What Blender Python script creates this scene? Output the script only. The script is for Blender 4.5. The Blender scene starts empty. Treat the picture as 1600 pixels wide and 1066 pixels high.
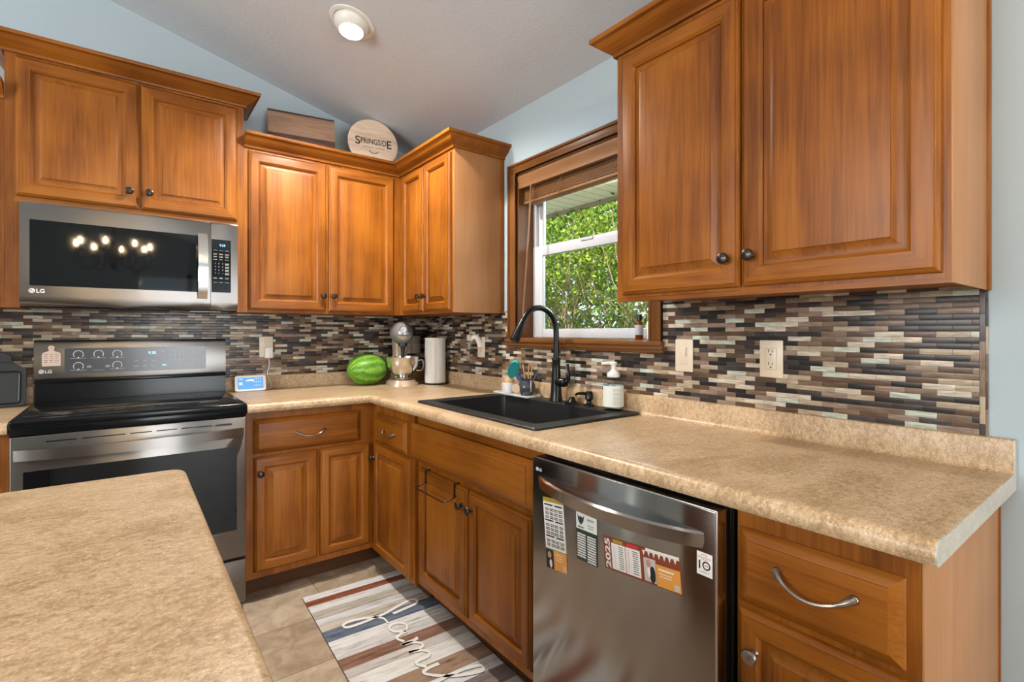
import bpy, bmesh, math, random
from mathutils import Vector, Matrix, noise
R = random.Random(7)
PI = math.pi
SC = bpy.context.scene
COL = SC.collection

# ------------------------------------------------------------------ camera
cam = bpy.data.cameras.new('camera'); camo = bpy.data.objects.new('camera', cam); COL.objects.link(camo)
camo.location = (-1.6411, -3.1343, 1.241); camo.rotation_euler = (PI/2, 0, -0.6479)
cam.sensor_width = 36; cam.lens = 787.18/1600*36
cam.shift_x = (800-793.59)/1600; cam.shift_y = (518.49-533)/1600
cam.clip_start = .02
SC.camera = camo

# ------------------------------------------------------------------ world, sun, area lights, exposure
SC.view_settings.view_transform = 'Standard'; SC.view_settings.look = 'None'
SC.view_settings.exposure = 0.46; SC.view_settings.gamma = 1
w = bpy.data.worlds.new('sky'); SC.world = w; w.use_nodes = True
bg = w.node_tree.nodes['Background']; bg.inputs[0].default_value = (.72, .86, 1, 1); bg.inputs[1].default_value = 1.6

def light(name, kind, loc, energy, color=(1, 1, 1), rot=(0, 0, 0), **kw):
    l = bpy.data.lights.new(name, kind); l.energy = energy; l.color = color
    for k, v in kw.items(): setattr(l, k, v)
    o = bpy.data.objects.new(name, l); COL.objects.link(o); o.location = loc; o.rotation_euler = rot
    return o
light('sun', 'SUN', (0, 0, 9), 10.0, (1, .95, .82), (math.radians(38), math.radians(-26), 0), angle=.02)
# added fill lamps at patio door and dining window; daylight at the sink window
light('patio_fill', 'AREA', (-.85, -6.9, .98), 60, (.95, .98, 1), (PI/2, 0, 0), shape='RECTANGLE', size=1.2, size_y=1.75)
light('dining_fill', 'AREA', (-4.9, -2.6, 1.85), 95, (1, .97, .93), (0, -PI/2, 0), shape='RECTANGLE', size=1.2, size_y=2.6)
light('sink_daylight', 'AREA', (.95, -1.47, 1.92), 22, (.85, .93, 1), (0, PI/2-.3, 0), shape='RECTANGLE', size=.4, size_y=.9)

# ------------------------------------------------------------------ material helpers
def newmat(name, color=(.5, .5, .5), rough=.5, metal=0, spec=.5, **kw):
    m = bpy.data.materials.new(name); m.use_nodes = True
    b = m.node_tree.nodes['Principled BSDF']
    b.inputs['Base Color'].default_value = (*color, 1); b.inputs['Roughness'].default_value = rough
    b.inputs['Metallic'].default_value = metal; b.inputs['Specular IOR Level'].default_value = spec
    for k, v in kw.items(): b.inputs[k.replace('_', ' ')].default_value = v
    return m
class NT:
    def __init__(s, m): s.t = m.node_tree; s.n = s.t.nodes; s.b = s.n['Principled BSDF']
    def new(s, typ, **kw):
        x = s.n.new(typ)
        for k, v in kw.items(): setattr(x, k, v)
        return x
    def link(s, a, b): s.t.links.new(a, b)
    def math(s, op, a, b=None, clamp=False):
        x = s.n.new('ShaderNodeMath'); x.operation = op; x.use_clamp = clamp
        for i, v in enumerate((a, b)):
            if v is None: continue
            if isinstance(v, (int, float)): x.inputs[i].default_value = v
            else: s.link(v, x.inputs[i])
        return x.outputs[0]
    def coords(s, scale=(1, 1, 1), rnd=False, loc=(0, 0, 0)):
        c = s.n.new('ShaderNodeTexCoord'); mp = s.n.new('ShaderNodeMapping'); mp.inputs['Scale'].default_value = scale
        mp.inputs['Location'].default_value = loc
        src = c.outputs['Object']
        if rnd:
            oi = s.n.new('ShaderNodeObjectInfo'); ad = s.n.new('ShaderNodeVectorMath'); ad.operation = 'ADD'
            mu = s.n.new('ShaderNodeVectorMath'); mu.operation = 'SCALE'; mu.inputs[0].default_value = (13, 7, 19)
            s.link(oi.outputs['Random'], mu.inputs['Scale']); s.link(src, ad.inputs[0]); s.link(mu.outputs[0], ad.inputs[1]); src = ad.outputs[0]
        s.link(src, mp.inputs['Vector']); return mp.outputs[0]
    def noise(s, vec, scale, detail=4, rough=.55, dist=0):
        x = s.n.new('ShaderNodeTexNoise'); x.inputs['Scale'].default_value = scale; x.inputs['Detail'].default_value = detail
        x.inputs['Roughness'].default_value = rough; x.inputs['Distortion'].default_value = dist
        s.link(vec, x.inputs['Vector']); return x.outputs['Fac']
    def ramp(s, fac, stops, interp='LINEAR'):
        x = s.n.new('ShaderNodeValToRGB'); x.color_ramp.interpolation = interp; e = x.color_ramp.elements
        while len(e) < len(stops): e.new(.5)
        for i, (p, c) in enumerate(stops): e[i].position = p; e[i].color = (*c, 1)
        s.link(fac, x.inputs[0]); return x.outputs[0]
    def mix(s, fac, a, b, mode='MIX'):
        x = s.n.new('ShaderNodeMix'); x.data_type = 'RGBA'; x.blend_type = mode
        for i, v in ((0, fac), (6, a), (7, b)):
            if isinstance(v, (int, float)): x.inputs[i].default_value = v
            elif isinstance(v, tuple): x.inputs[i].default_value = (*v, 1)
            else: s.link(v, x.inputs[i])
        return x.outputs[2]
    def bump(s, h, strength=.2, dist=.002):
        x = s.n.new('ShaderNodeBump'); x.inputs['Strength'].default_value = strength; x.inputs['Distance'].default_value = dist
        s.link(h, x.inputs['Height']); s.link(x.outputs[0], s.b.inputs['Normal'])

def wood(name, axis, stops, rough=.38, big=1.0):
    m = newmat(name, rough=rough, spec=.27); n = NT(m)
    st = [13, 13, 13]; st[axis] = 1.0
    v = n.coords(tuple(st), rnd=True)
    a = n.noise(v, .62*big, 5, .58, 1.6)
    st2 = [170, 170, 170]; st2[axis] = 5
    f = n.noise(n.coords(tuple(st2), rnd=True), 1.0, 3, .6)
    bl = n.noise(n.coords((3, 3, 3), rnd=True), 1.4, 2, .5)
    fac = n.math('ADD', n.math('MULTIPLY', a, .46), n.math('ADD', n.math('MULTIPLY', f, .30), n.math('MULTIPLY', bl, .32)))
    c = n.ramp(fac, stops)
    n.link(c, n.b.inputs['Base Color'])
    n.bump(f, .05, .001)
    return m
WS = [(.35, (.100, .026, .0025)), (.47, (.178, .052, .0045)), (.57, (.255, .081, .0075)), (.72, (.33, .118, .013))]
WOODV = wood('cabinet wood upright grain', 2, WS); WOODH = wood('cabinet wood level grain', 0, WS)
LS = [(.3, (.30, .13, .045)), (.55, (.39, .185, .075)), (.8, (.46, .235, .105))]
PANELV = wood('end panel veneer', 2, LS, .42)
TRIMW = wood('window trim wood', 1, [(.35, (.085, .030, .007)), (.6, (.17, .066, .017)), (.8, (.24, .102, .03))], .35)
TRIMV = wood('window trim wood upright', 2, [(.35, (.085, .030, .007)), (.6, (.17, .066, .017)), (.8, (.24, .102, .03))], .35)
BLINDW = wood('blind wood', 1, [(.35, (.18, .08, .03)), (.6, (.25, .12, .048)), (.8, (.31, .16, .07))], .45)
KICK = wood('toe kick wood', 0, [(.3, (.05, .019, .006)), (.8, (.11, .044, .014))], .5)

def laminate(name, c0, c1, c2, c3):
    m = newmat(name, rough=.36, spec=.4); n = NT(m); v = n.coords((1, 1, 1))
    big = n.noise(n.coords((3, 7, 4)), 1.6, 3, .55, .6)
    mid = n.noise(n.coords((1, 1.7, 1)), 62, 5, .72, .5)
    fine = n.noise(v, 260, 3, .7)
    base = n.ramp(n.math('ADD', n.math('MULTIPLY', big, .34), n.math('MULTIPLY', mid, .66)), [(.40, c0), (.5, c1), (.59, c2)])
    sp = n.ramp(fine, [(.28, (.5, .47, .44)), (.42, (.88, .87, .86)), (.58, (1, 1, 1)), (.72, (1.32, 1.3, 1.28))])
    col = n.mix(1.0, base, sp, 'MULTIPLY')
    fl = n.ramp(n.noise(n.coords((1, 1, 1), loc=(4, 2, 1)), 150, 2, .5), [(.62, (0, 0, 0)), (.7, (1, 1, 1))])
    col = n.mix(n.math('MULTIPLY', fl, .45), col, c3)
    n.link(col, n.b.inputs['Base Color']); return m
STONE = laminate('tan stone laminate', (.345, .225, .117), (.48, .335, .195), (.58, .425, .275), (.74, .62, .47))
STONE_END = laminate('pale laminate end', (.44, .40, .33), (.50, .46, .39), (.54, .50, .44), (.58, .53, .46))

# mosaic glass tiles: u runs along the wall, v is up
def mosaic(name, axis, tw=.066, th=.0147, upright=False):
    m = newmat(name, rough=.16, spec=.28); n = NT(m)
    c = n.new('ShaderNodeTexCoord'); sp = n.new('ShaderNodeSeparateXYZ'); n.link(c.outputs['Object'], sp.inputs[0])
    u, v = sp.outputs[axis], sp.outputs[2]
    if upright: u, v = v, u
    vs = n.math('DIVIDE', n.math('ADD', v, 20.0), th); row = n.math('FLOOR', vs); fv = n.math('FRACT', vs)
    wn0 = n.new('ShaderNodeTexWhiteNoise', noise_dimensions='1D'); n.link(row, wn0.inputs['W'])
    off = n.math('MULTIPLY', n.math('MODULO', row, 2.0), .5)
    off = n.math('ADD', off, n.math('MULTIPLY', n.math('SUBTRACT', wn0.outputs['Value'], .5), .12))
    us = n.math('ADD', n.math('DIVIDE', n.math('ADD', u, 20.0), tw), off); col = n.math('FLOOR', us); fu = n.math('FRACT', us)
    cv = n.new('ShaderNodeCombineXYZ'); n.link(col, cv.inputs[0]); n.link(row, cv.inputs[1])
    wn = n.new('ShaderNodeTexWhiteNoise', noise_dimensions='2D'); n.link(cv.outputs[0], wn.inputs['Vector'])
    pal = [(0, (.020, .016, .015)), (.16, (.042, .032, .028)), (.28, (.10, .058, .034)), (.41, (.175, .115, .075)),
           (.55, (.255, .185, .14)), (.66, (.055, .045, .042)), (.74, (.38, .31, .22)), (.87, (.52, .46, .37)), (.95, (.46, .50, .43))]
    base = n.ramp(wn.outputs['Value'], pal, 'CONSTANT')
    stk = n.noise(n.coords((20, 20, 160) if not upright else (160, 160, 20)), 1.2, 3, .6)
    base = n.mix(1.0, base, n.ramp(stk, [(.3, (.62, .62, .62)), (.7, (1.3, 1.3, 1.3))]), 'MULTIPLY')
    ed = n.math('MINIMUM', n.math('MULTIPLY', n.math('MINIMUM', fv, n.math('SUBTRACT', 1.0, fv)), th),
                n.math('MULTIPLY', n.math('MINIMUM', fu, n.math('SUBTRACT', 1.0, fu)), tw))
    g = n.math('DIVIDE', ed, .0007, clamp=True)
    base = n.mix(g, (.055, .048, .042), base)
    n.link(base, n.b.inputs['Base Color'])
    n.link(n.math('SUBTRACT', .65, n.math('MULTIPLY', g, .40)), n.b.inputs['Roughness'])
    # each tile is pillowed along its length, alternate rows standing a little proud
    h = n.math('ADD', n.math('MULTIPLY', n.math('MULTIPLY', fu, n.math('SUBTRACT', 1.0, fu)), 3.0), n.math('MULTIPLY', g, .35))
    h = n.math('ADD', h, n.math('MULTIPLY', n.math('MULTIPLY', fv, n.math('SUBTRACT', 1.0, fv)), 2.6))
    n.bump(h, .27, .002); return m
TILE_X = mosaic('mosaic tile back', 0); TILE_Y = mosaic('mosaic tile right', 1)
TILE_EDGE = mosaic('mosaic edge tiles', 1, .066, .0160, True)

def painted(name, color, bumpy=.12, scale=130):
    m = newmat(name, color, .75, spec=.25); n = NT(m); n.bump(n.noise(n.coords(), scale, 3, .6), bumpy, .004); return m
WALL = painted('blue grey wall paint', (.40, .485, .545)); CEIL = painted('ceiling paint', (.56, .595, .64), .3, 90)

FLOOR = newmat('ceramic floor tile', rough=.42, spec=.4)
n = NT(FLOOR); c = n.new('ShaderNodeTexCoord'); sp = n.new('ShaderNodeSeparateXYZ'); n.link(c.outputs['Object'], sp.inputs[0])
fx = n.math('DIVIDE', n.math('ADD', sp.outputs[0], 20+1.122), .326); fy = n.math('DIVIDE', n.math('ADD', sp.outputs[1], 20+.889), .328)
e1, e2 = n.math('FRACT', fx), n.math('FRACT', fy)
ed = n.math('MINIMUM', n.math('MINIMUM', e1, n.math('SUBTRACT', 1.0, e1)), n.math('MINIMUM', e2, n.math('SUBTRACT', 1.0, e2)))
g = n.math('DIVIDE', ed, .012, clamp=True)
cv = n.new('ShaderNodeCombineXYZ'); n.link(n.math('FLOOR', fx), cv.inputs[0]); n.link(n.math('FLOOR', fy), cv.inputs[1])
wn = n.new('ShaderNodeTexWhiteNoise', noise_dimensions='2D'); n.link(cv.outputs[0], wn.inputs['Vector'])
mot = n.math('ADD', n.math('MULTIPLY', n.noise(n.coords(), 11, 5, .62, .7), .85), n.math('MULTIPLY', wn.outputs['Value'], .15))
tc = n.ramp(mot, [(.35, (.24, .175, .115)), (.5, (.345, .265, .19)), (.66, (.44, .355, .27))])
n.link(n.mix(g, (.16, .115, .075), tc), n.b.inputs['Base Color']); n.bump(n.math('ADD', g, n.math('MULTIPLY', mot, .4)), .25, .003)

def brushed(name, color, rough, rot=.25, aniso=.96, metal=1.0):
    m = newmat(name, color, rough, metal); n = NT(m)
    t = n.new('ShaderNodeTangent', direction_type='RADIAL', axis='Z'); n.link(t.outputs[0], n.b.inputs['Tangent'])
    n.b.inputs['Anisotropic'].default_value = aniso; n.b.inputs['Anisotropic Rotation'].default_value = rot
    s = n.noise(n.coords((3, 3, 420)), 1.0, 2, .6)
    n.link(n.math('ADD', rough-.04, n.math('MULTIPLY', s, .04)), n.b.inputs['Roughness']); return m
STEEL = brushed('brushed stainless', (.24, .225, .215), .33)
DSTEEL = brushed('dark stainless', (.36, .335, .32), .17)
CHROME = newmat('polished steel', (.75, .74, .72), .1, 1)
BGLASS = newmat('black glass', (.005, .006, .007), .035, spec=.3)
COOKGLASS = newmat('black ceramic glass', (.008, .008, .009), .09, spec=.35)
BLACK = newmat('black enamel', (.005, .006, .007), .16, spec=.2)
DGREY = newmat('dark grey plastic', (.03, .03, .032), .45)
CTRL = newmat('control panel glass', (.055, .058, .066), .2)
BRONZE = newmat('oil rubbed bronze', (.055, .045, .04), .3, .85)
PEWTER = newmat('aged pewter', (.30, .25, .21), .32, .95)
MBLACK = newmat('matte black faucet', (.006, .006, .0065), .24, spec=.3)
SINKM = newmat('black granite composite', (.018, .018, .019), .42, spec=.32)
n = NT(SINKM); n.link(n.ramp(n.noise(n.coords(), 900, 1), [(.45, (.007, .007, .0075)), (.78, (.035, .035, .035))]), n.b.inputs['Base Color'])
WHITE = newmat('white plastic', (.72, .71, .68), .4); IVORY = newmat('ivory plastic', (.66, .57, .45), .35)
PAPER = newmat('paper white', (.8, .79, .77), .8, spec=.1); CERAM = newmat('white ceramic', (.6, .6, .6), .25)
VINYL = newmat('white vinyl', (.52, .54, .58), .35)
INK = newmat('black ink', (.012, .012, .012), .6); LOGO = newmat('silver logo print', (.72, .72, .72), .4)
GLOW = newmat('clock digits', (.2, .5, .7), .5, Emission_Color=(.35, .75, 1, 1), Emission_Strength=1.2)
PRINT = newmat('pale print', (.5, .5, .5), .5)
def plain(name, c, r=.5, **k): return newmat(name, c, r, **k)

def glass_mat(name, tint=(1, 1, 1), refl=.06):
    m = bpy.data.materials.new(name); m.use_nodes = True; t = m.node_tree; t.nodes.clear()
    o = t.nodes.new('ShaderNodeOutputMaterial'); mx = t.nodes.new('ShaderNodeMixShader'); a = t.nodes.new('ShaderNodeBsdfTransparent'); g = t.nodes.new('ShaderNodeBsdfGlossy')
    lw = t.nodes.new('ShaderNodeLayerWeight'); pw = t.nodes.new('ShaderNodeMath'); pw.operation = 'POWER'; pw.inputs[1].default_value = 5; t.links.new(lw.outputs['Facing'], pw.inputs[0])
    f = t.nodes.new('ShaderNodeMath'); f.operation = 'MULTIPLY_ADD'; f.inputs[1].default_value = .7; f.inputs[2].default_value = refl*.6; t.links.new(pw.outputs[0], f.inputs[0])
    a.inputs[0].default_value = (*tint, 1); g.inputs['Roughness'].default_value = .02
    t.links.new(f.outputs[0], mx.inputs[0]); t.links.new(a.outputs[0], mx.inputs[1]); t.links.new(g.outputs[0], mx.inputs[2]); t.links.new(mx.outputs[0], o.inputs[0]); return m
PANE = glass_mat('window glass', (.93, .96, .95))
CLEARP = glass_mat('clear bottle plastic', (.80, .86, .90), .06)

# ------------------------------------------------------------------ geometry helpers
class MB:
    def __init__(s): s.v = []; s.f = []; s.mi = []; s.mats = []; s.sm = []
    def m(s, mat):
        if mat not in s.mats: s.mats.append(mat)
        return s.mats.index(mat)
    def add(s, verts, faces, mat, smooth=True, M=None):
        b = len(s.v); i = s.m(mat)
        for p in verts: s.v.append(tuple(M @ Vector(p)) if M else tuple(p))
        for f in faces: s.f.append([b+k for k in f]); s.mi.append(i); s.sm.append(smooth)
        return s
    def bm(s, bm, mat, M=None, smooth=True):
        bm.verts.index_update(); bm.verts.ensure_lookup_table()
        s.add([v.co.copy() for v in bm.verts], [[v.index for v in f.verts] for f in bm.faces], mat, smooth, M); bm.free(); return s
    def box(s, x0, x1, y0, y1, z0, z1, mat, bev=0, seg=2, M=None):
        bm = bmesh.new(); bmesh.ops.create_cube(bm, size=1)
        for v in bm.verts: v.co = Vector(((x0+x1)/2+v.co.x*(x1-x0), (y0+y1)/2+v.co.y*(y1-y0), (z0+z1)/2+v.co.z*(z1-z0)))
        if bev: bmesh.ops.bevel(bm, geom=list(bm.edges), offset=bev, segments=seg, profile=.5, affect='EDGES')
        return s.bm(bm, mat, M)
    def prism(s, pts, axis, a, b, mat, M=None, smooth=True):          # pts in the plane of the two other axes (cyclic order)
        def P(p, t): return (t, p[0], p[1]) if axis == 0 else ((p[0], t, p[1]) if axis == 1 else (p[0], p[1], t))
        k = len(pts); vs = [P(p, a) for p in pts]+[P(p, b) for p in pts]
        fs = [[i, (i+1) % k, k+(i+1) % k, k+i] for i in range(k)]+[list(range(k))[::-1], [k+i for i in range(k)]]
        return s.add(vs, fs, mat, smooth, M)
    def lathe(s, prof, mat, seg=24, M=None, caps=True):                # prof [(r,z)]
        vs = []; fs = []; k = len(prof)
        for r, z in prof:
            for j in range(seg): a = 2*PI*j/seg; vs.append((r*math.cos(a), r*math.sin(a), z))
        for i in range(k-1):
            for j in range(seg): fs.append([i*seg+j, i*seg+(j+1) % seg, (i+1)*seg+(j+1) % seg, (i+1)*seg+j])
        if caps: fs += [list(range(seg))[::-1], [(k-1)*seg+j for j in range(seg)]]
        return s.add(vs, fs, mat, True, M)
    def tube(s, pts, r, mat, seg=10, M=None, caps=True, flat=None):   # r a number or one per point; flat scales the second axis
        pts = [Vector(p) for p in pts]; k = len(pts); rs = r if isinstance(r, (list, tuple)) else [r]*k
        T = [(pts[min(i+1, k-1)]-pts[max(i-1, 0)]).normalized() for i in range(k)]
        up = Vector((0, 0, 1)) if abs(T[0].z) < .9 else Vector((1, 0, 0)); N = (up-T[0]*up.dot(T[0])).normalized()
        vs = []; fs = []
        for i in range(k):
            N = (N-T[i]*N.dot(T[i])); N = N.normalized() if N.length > 1e-6 else T[i].orthogonal().normalized(); B = T[i].cross(N)
            for j in range(seg):
                a = 2*PI*j/seg; vs.append(pts[i]+N*math.cos(a)*rs[i]+B*math.sin(a)*rs[i]*(flat or 1))
        for i in range(k-1):
            for j in range(seg): fs.append([i*seg+j, i*seg+(j+1) % seg, (i+1)*seg+(j+1) % seg, (i+1)*seg+j])
        if caps: fs += [list(range(seg))[::-1], [(k-1)*seg+j for j in range(seg)]]
        return s.add(vs, fs, mat, True, M)
    def ball(s, c, r, mat, M=None, sub=3):
        bm = bmesh.new(); bmesh.ops.create_icosphere(bm, subdivisions=sub, radius=1)
        rr = r if isinstance(r, (tuple, list)) else (r, r, r)
        for v in bm.verts: v.co = Vector((c[0]+v.co.x*rr[0], c[1]+v.co.y*rr[1], c[2]+v.co.z*rr[2]))
        return s.bm(bm, mat, M)
    def rings(s, x0, x1, z0, z1, prof, yback, mv, mh, swap_in=None):  # nested rectangles on a face looking to -y: prof [(inset, y)]
        b = len(s.v); iv, ih = s.m(mv), s.m(mh)
        for ins, y in [(0, yback)]+list(prof):
            s.v += [(x0+ins, y, z0+ins), (x1-ins, y, z0+ins), (x1-ins, y, z1-ins), (x0+ins, y, z1-ins)]
        k = len(prof)+1
        for i in range(k-1):
            for j in range(4):
                s.f.append([b+i*4+j, b+i*4+(j+1) % 4, b+(i+1)*4+(j+1) % 4, b+(i+1)*4+j])
                s.mi.append(iv if (j in (1, 3) or (swap_in is not None and i >= swap_in)) else ih); s.sm.append(False)
        s.f.append([b+(k-1)*4+j for j in range(4)]); s.mi.append(iv if swap_in is not None else ih); s.sm.append(False)
        s.f.append([b+3, b+2, b+1, b]); s.mi.append(iv); s.sm.append(False)
        return s
    def build(s, name, parent=None, loc=None, rotz=0, angle=35):
        me = bpy.data.meshes.new(name); me.from_pydata(s.v, [], s.f); me.polygons.foreach_set('material_index', s.mi); me.polygons.foreach_set('use_smooth', s.sm)
        if len(s.f) < 16000:
            bm = bmesh.new(); bm.from_mesh(me); bmesh.ops.recalc_face_normals(bm, faces=bm.faces[:]); bm.to_mesh(me); bm.free()
        for m in s.mats: me.materials.append(m)
        me.update(); me.set_sharp_from_angle(angle=math.radians(angle))
        o = bpy.data.objects.new(name, me); COL.objects.link(o)
        if parent: o.parent = parent
        if loc: o.location = loc
        o.rotation_euler = (0, 0, rotz); return o
def tag(o, label, cat, group=None):
    o['label'] = label; o['category'] = cat
    if group: o['group'] = group
    return o
def thing(name, label, cat, loc=(0, 0, 0), rotz=0, group=None):
    o = bpy.data.objects.new(name, None); COL.objects.link(o); o.location = loc; o.rotation_euler = (0, 0, rotz); o.empty_display_size = .05
    return tag(o, label, cat, group)
def struct(o, label=None):
    o['kind'] = 'structure'
    if label: o['label'] = label
    return o
def sweep(mb, path, prof, mat, closed=False, ends=(None, None), caps=True, skip=()):
    """prof [(offset to the left of travel, z)] swept along a plan polyline with mitred corners; ends give phantom neighbours for the mitre."""
    P = [Vector((p[0], p[1])) for p in path]; k = len(P); rows = []
    for i in range(k):
        a = P[i-1] if i > 0 else (Vector(ends[0]) if ends[0] else None); c = P[i+1] if i < k-1 else (Vector(ends[1]) if ends[1] else None)
        d1 = (P[i]-a).normalized() if a is not None else None; d2 = (c-P[i]).normalized() if c is not None else None
        if d1 is None: d1 = d2
        if d2 is None: d2 = d1
        n1 = Vector((-d1.y, d1.x)); n2 = Vector((-d2.y, d2.x)); m = (n1+n2); m = m/ (m.dot(n1)) if m.length > 1e-6 else n1
        rows.append([(P[i].x+m.x*o, P[i].y+m.y*o, z) for o, z in prof])
    q = len(prof); vs = [v for r in rows for v in r]; fs = []
    for i in range(k-1):
        for j in range(q if closed else q-1):
            if j in skip: continue
            fs.append([i*q+j, (i+1)*q+j, (i+1)*q+(j+1) % q, i*q+(j+1) % q])
    if caps and closed: fs += [list(range(q)), [(k-1)*q+j for j in range(q)][::-1]]
    mb.add(vs, fs, mat)
    return mb
_tc = {}
def text_mesh(txt, bold=0):
    if (txt, bold) in _tc: return _tc[(txt, bold)]
    cu = bpy.data.curves.new('t', 'FONT'); cu.body = txt; cu.size = 1; cu.offset = bold; cu.resolution_u = 3
    o = bpy.data.objects.new('t', cu); COL.objects.link(o); dg = bpy.context.evaluated_depsgraph_get()
    me = bpy.data.meshes.new_from_object(o.evaluated_get(dg)); vs = [tuple(v.co) for v in me.vertices]; fs = [list(p.vertices) for p in me.polygons]
    bpy.data.objects.remove(o); bpy.data.curves.remove(cu); bpy.data.meshes.remove(me)
    _tc[(txt, bold)] = (vs, fs); return vs, fs
def text(mb, txt, x, z, h, y, mat, width=None, center=False, bold=0, rot=0):
    """flat lettering on a face looking to -y: lower left corner (x,z), cap height h"""
    vs, fs = text_mesh(txt, bold)
    if not vs: return
    xs = [v[0] for v in vs]; x0, x1 = min(xs), max(xs); ys = [v[1] for v in vs]; y0 = 0; hh = max(ys)
    s = h/hh; sx = s if width is None else width/(x1-x0)
    ox = -(x0+x1)/2 if center else -x0
    M = Matrix.Translation((x, y, z)) @ Matrix.Rotation(rot, 4, 'Y')
    mb.add([((v[0]+ox)*sx, 0, v[1]*s) for v in vs], fs, mat, False, M)
def rrect(x0, x1, z0, z1, r, n=4):
    pts = []
    for cx, cz, a0 in ((x1-r, z1-r, 0), (x0+r, z1-r, PI/2), (x0+r, z0+r, PI), (x1-r, z0+r, 1.5*PI)):
        for i in range(n+1): a = a0+PI/2*i/n; pts.append((cx+r*math.cos(a), cz+r*math.sin(a)))
    return pts
def bez(pts, n=8):                                                     # Catmull-Rom through points
    P = [Vector(p) for p in pts]; out = []
    for i in range(len(P)-1):
        a, b, c, d = P[max(i-1, 0)], P[i], P[i+1], P[min(i+2, len(P)-1)]
        for k in range(n):
            t = k/n; out.append(.5*((2*b)+(c-a)*t+(2*a-5*b+4*c-d)*t*t+(3*b-a-3*c+d)*t**3))
    out.append(P[-1]); return out

# ------------------------------------------------------------------ room shell
CX, CZ = .267, 2.405
def ceil_z(x): return CZ-CX*x
XL, YR = -5.0, -7.0
mb = MB(); mb.box(XL-.1, .12, YR-.1, .12, -.1, 0, FLOOR); struct(mb.build('floor'), 'tan ceramic tile floor')
mb = MB(); mb.prism([(.12, ceil_z(.12)), (.12, ceil_z(.12)+.12), (XL-.1, ceil_z(XL-.1)+.12), (XL-.1, ceil_z(XL-.1))], 1, YR-.1, .12, CEIL)
struct(mb.build('ceiling'), 'sloped grey textured ceiling')
mb = MB(); mb.prism([(XL-.1, 0), (.12, 0), (.12, ceil_z(.12)), (XL-.1, ceil_z(XL-.1))], 1, 0, .12, WALL); struct(mb.build('wall_back'), 'blue grey wall behind the range')
WY0, WY1, WZ0, WZ1 = -1.05, -1.90, 1.205, 2.068
mb = MB()
mb.box(0, .12, WY0, 0, 0, CZ, WALL); mb.box(0, .12, YR, WY1, 0, CZ, WALL)
mb.box(0, .12, WY1, WY0, 0, WZ0, WALL); mb.box(0, .12, WY1, WY0, WZ1, CZ, WALL)
struct(mb.build('wall_right'), 'blue grey wall around the sink window')
mb = MB(); ZL = ceil_z(XL)
mb.box(XL-.1, XL, YR, -4.0, 0, ZL, WALL); mb.box(XL-.1, XL, -1.2, 0, 0, ZL, WALL); mb.box(XL-.1, XL, -4.0, -1.2, 0, 1.15, WALL); mb.box(XL-.1, XL, -4.0, -1.2, 2.55, ZL, WALL)
struct(mb.build('wall_left'))
mb = MB()
mb.prism([(XL-.1, 0), (-1.55, 0), (-1.55, ceil_z(-1.55)), (XL-.1, ceil_z(XL-.1))], 1, YR-.1, YR, WALL)
mb.prism([(-1.55, 2.15), (-.15, 2.15), (-.15, ceil_z(-.15)), (-1.55, ceil_z(-1.55))], 1, YR-.1, YR, WALL)
mb.prism([(-.15, 0), (.12, 0), (.12, ceil_z(.12)), (-.15, ceil_z(-.15))], 1, YR-.1, YR, WALL)
struct(mb.build('wall_rear'))
# patio door and dining window added to give fill light (seen only in reflections)
mb = MB()
for x0, x1 in ((-1.55, -1.48), (-.88, -.80), (-.22, -.15)): mb.box(x0, x1, YR-.07, YR-.02, 0, 2.15, VINYL)
mb.box(-1.55, -.15, YR-.07, YR-.02, 2.08, 2.15, VINYL); mb.box(-1.55, -.15, YR-.07, YR-.02, 0, .08, VINYL)
door = struct(mb.build('added_door_1')); MB().box(-1.48, -.22, YR-.05, YR-.045, .08, 2.08, PANE).build('glass', door)
mb = MB()
for y0, y1 in ((-4.0, -3.93), (-2.65, -2.55), (-1.27, -1.2)): mb.box(XL-.07, XL-.02, y0, y1, 1.15, 2.55, VINYL)
for z0, z1 in ((1.15, 1.23), (2.47, 2.55)): mb.box(XL-.07, XL-.02, -4.0, -1.2, z0, z1, VINYL)
win2 = struct(mb.build('added_window_2')); MB().box(XL-.05, XL-.045, -3.93, -1.27, 1.23, 2.47, PANE).build('glass', win2)

# ------------------------------------------------------------------ mosaic backsplash
tb, tt = .985, 1.352
bs = thing('tile_backsplash', 'brown and cream glass mosaic backsplash on the wall behind the range and mixer', 'backsplash')
MB().box(-2.6, -.0006, -.0086, -.0006, tb, tt, TILE_X).build('tile_field', bs)
bs2 = thing('tile_backsplash', 'glass mosaic backsplash on the window wall, running behind the faucet to the bare wall', 'backsplash')
mb = MB(); mb.box(-.0086, -.0006, -.975, -.0088, tb, tt, TILE_Y); mb.box(-.0086, -.0006, -1.958, -.975, tb, 1.159, TILE_Y); mb.box(-.0086, -.0006, -2.853, -1.958, tb, tt, TILE_Y)
mb.build('tile_field', bs2)
MB().box(-.0086, -.0006, -2.868, -2.8535, tb, tt, TILE_EDGE).build('edge_tiles', bs2)

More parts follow.
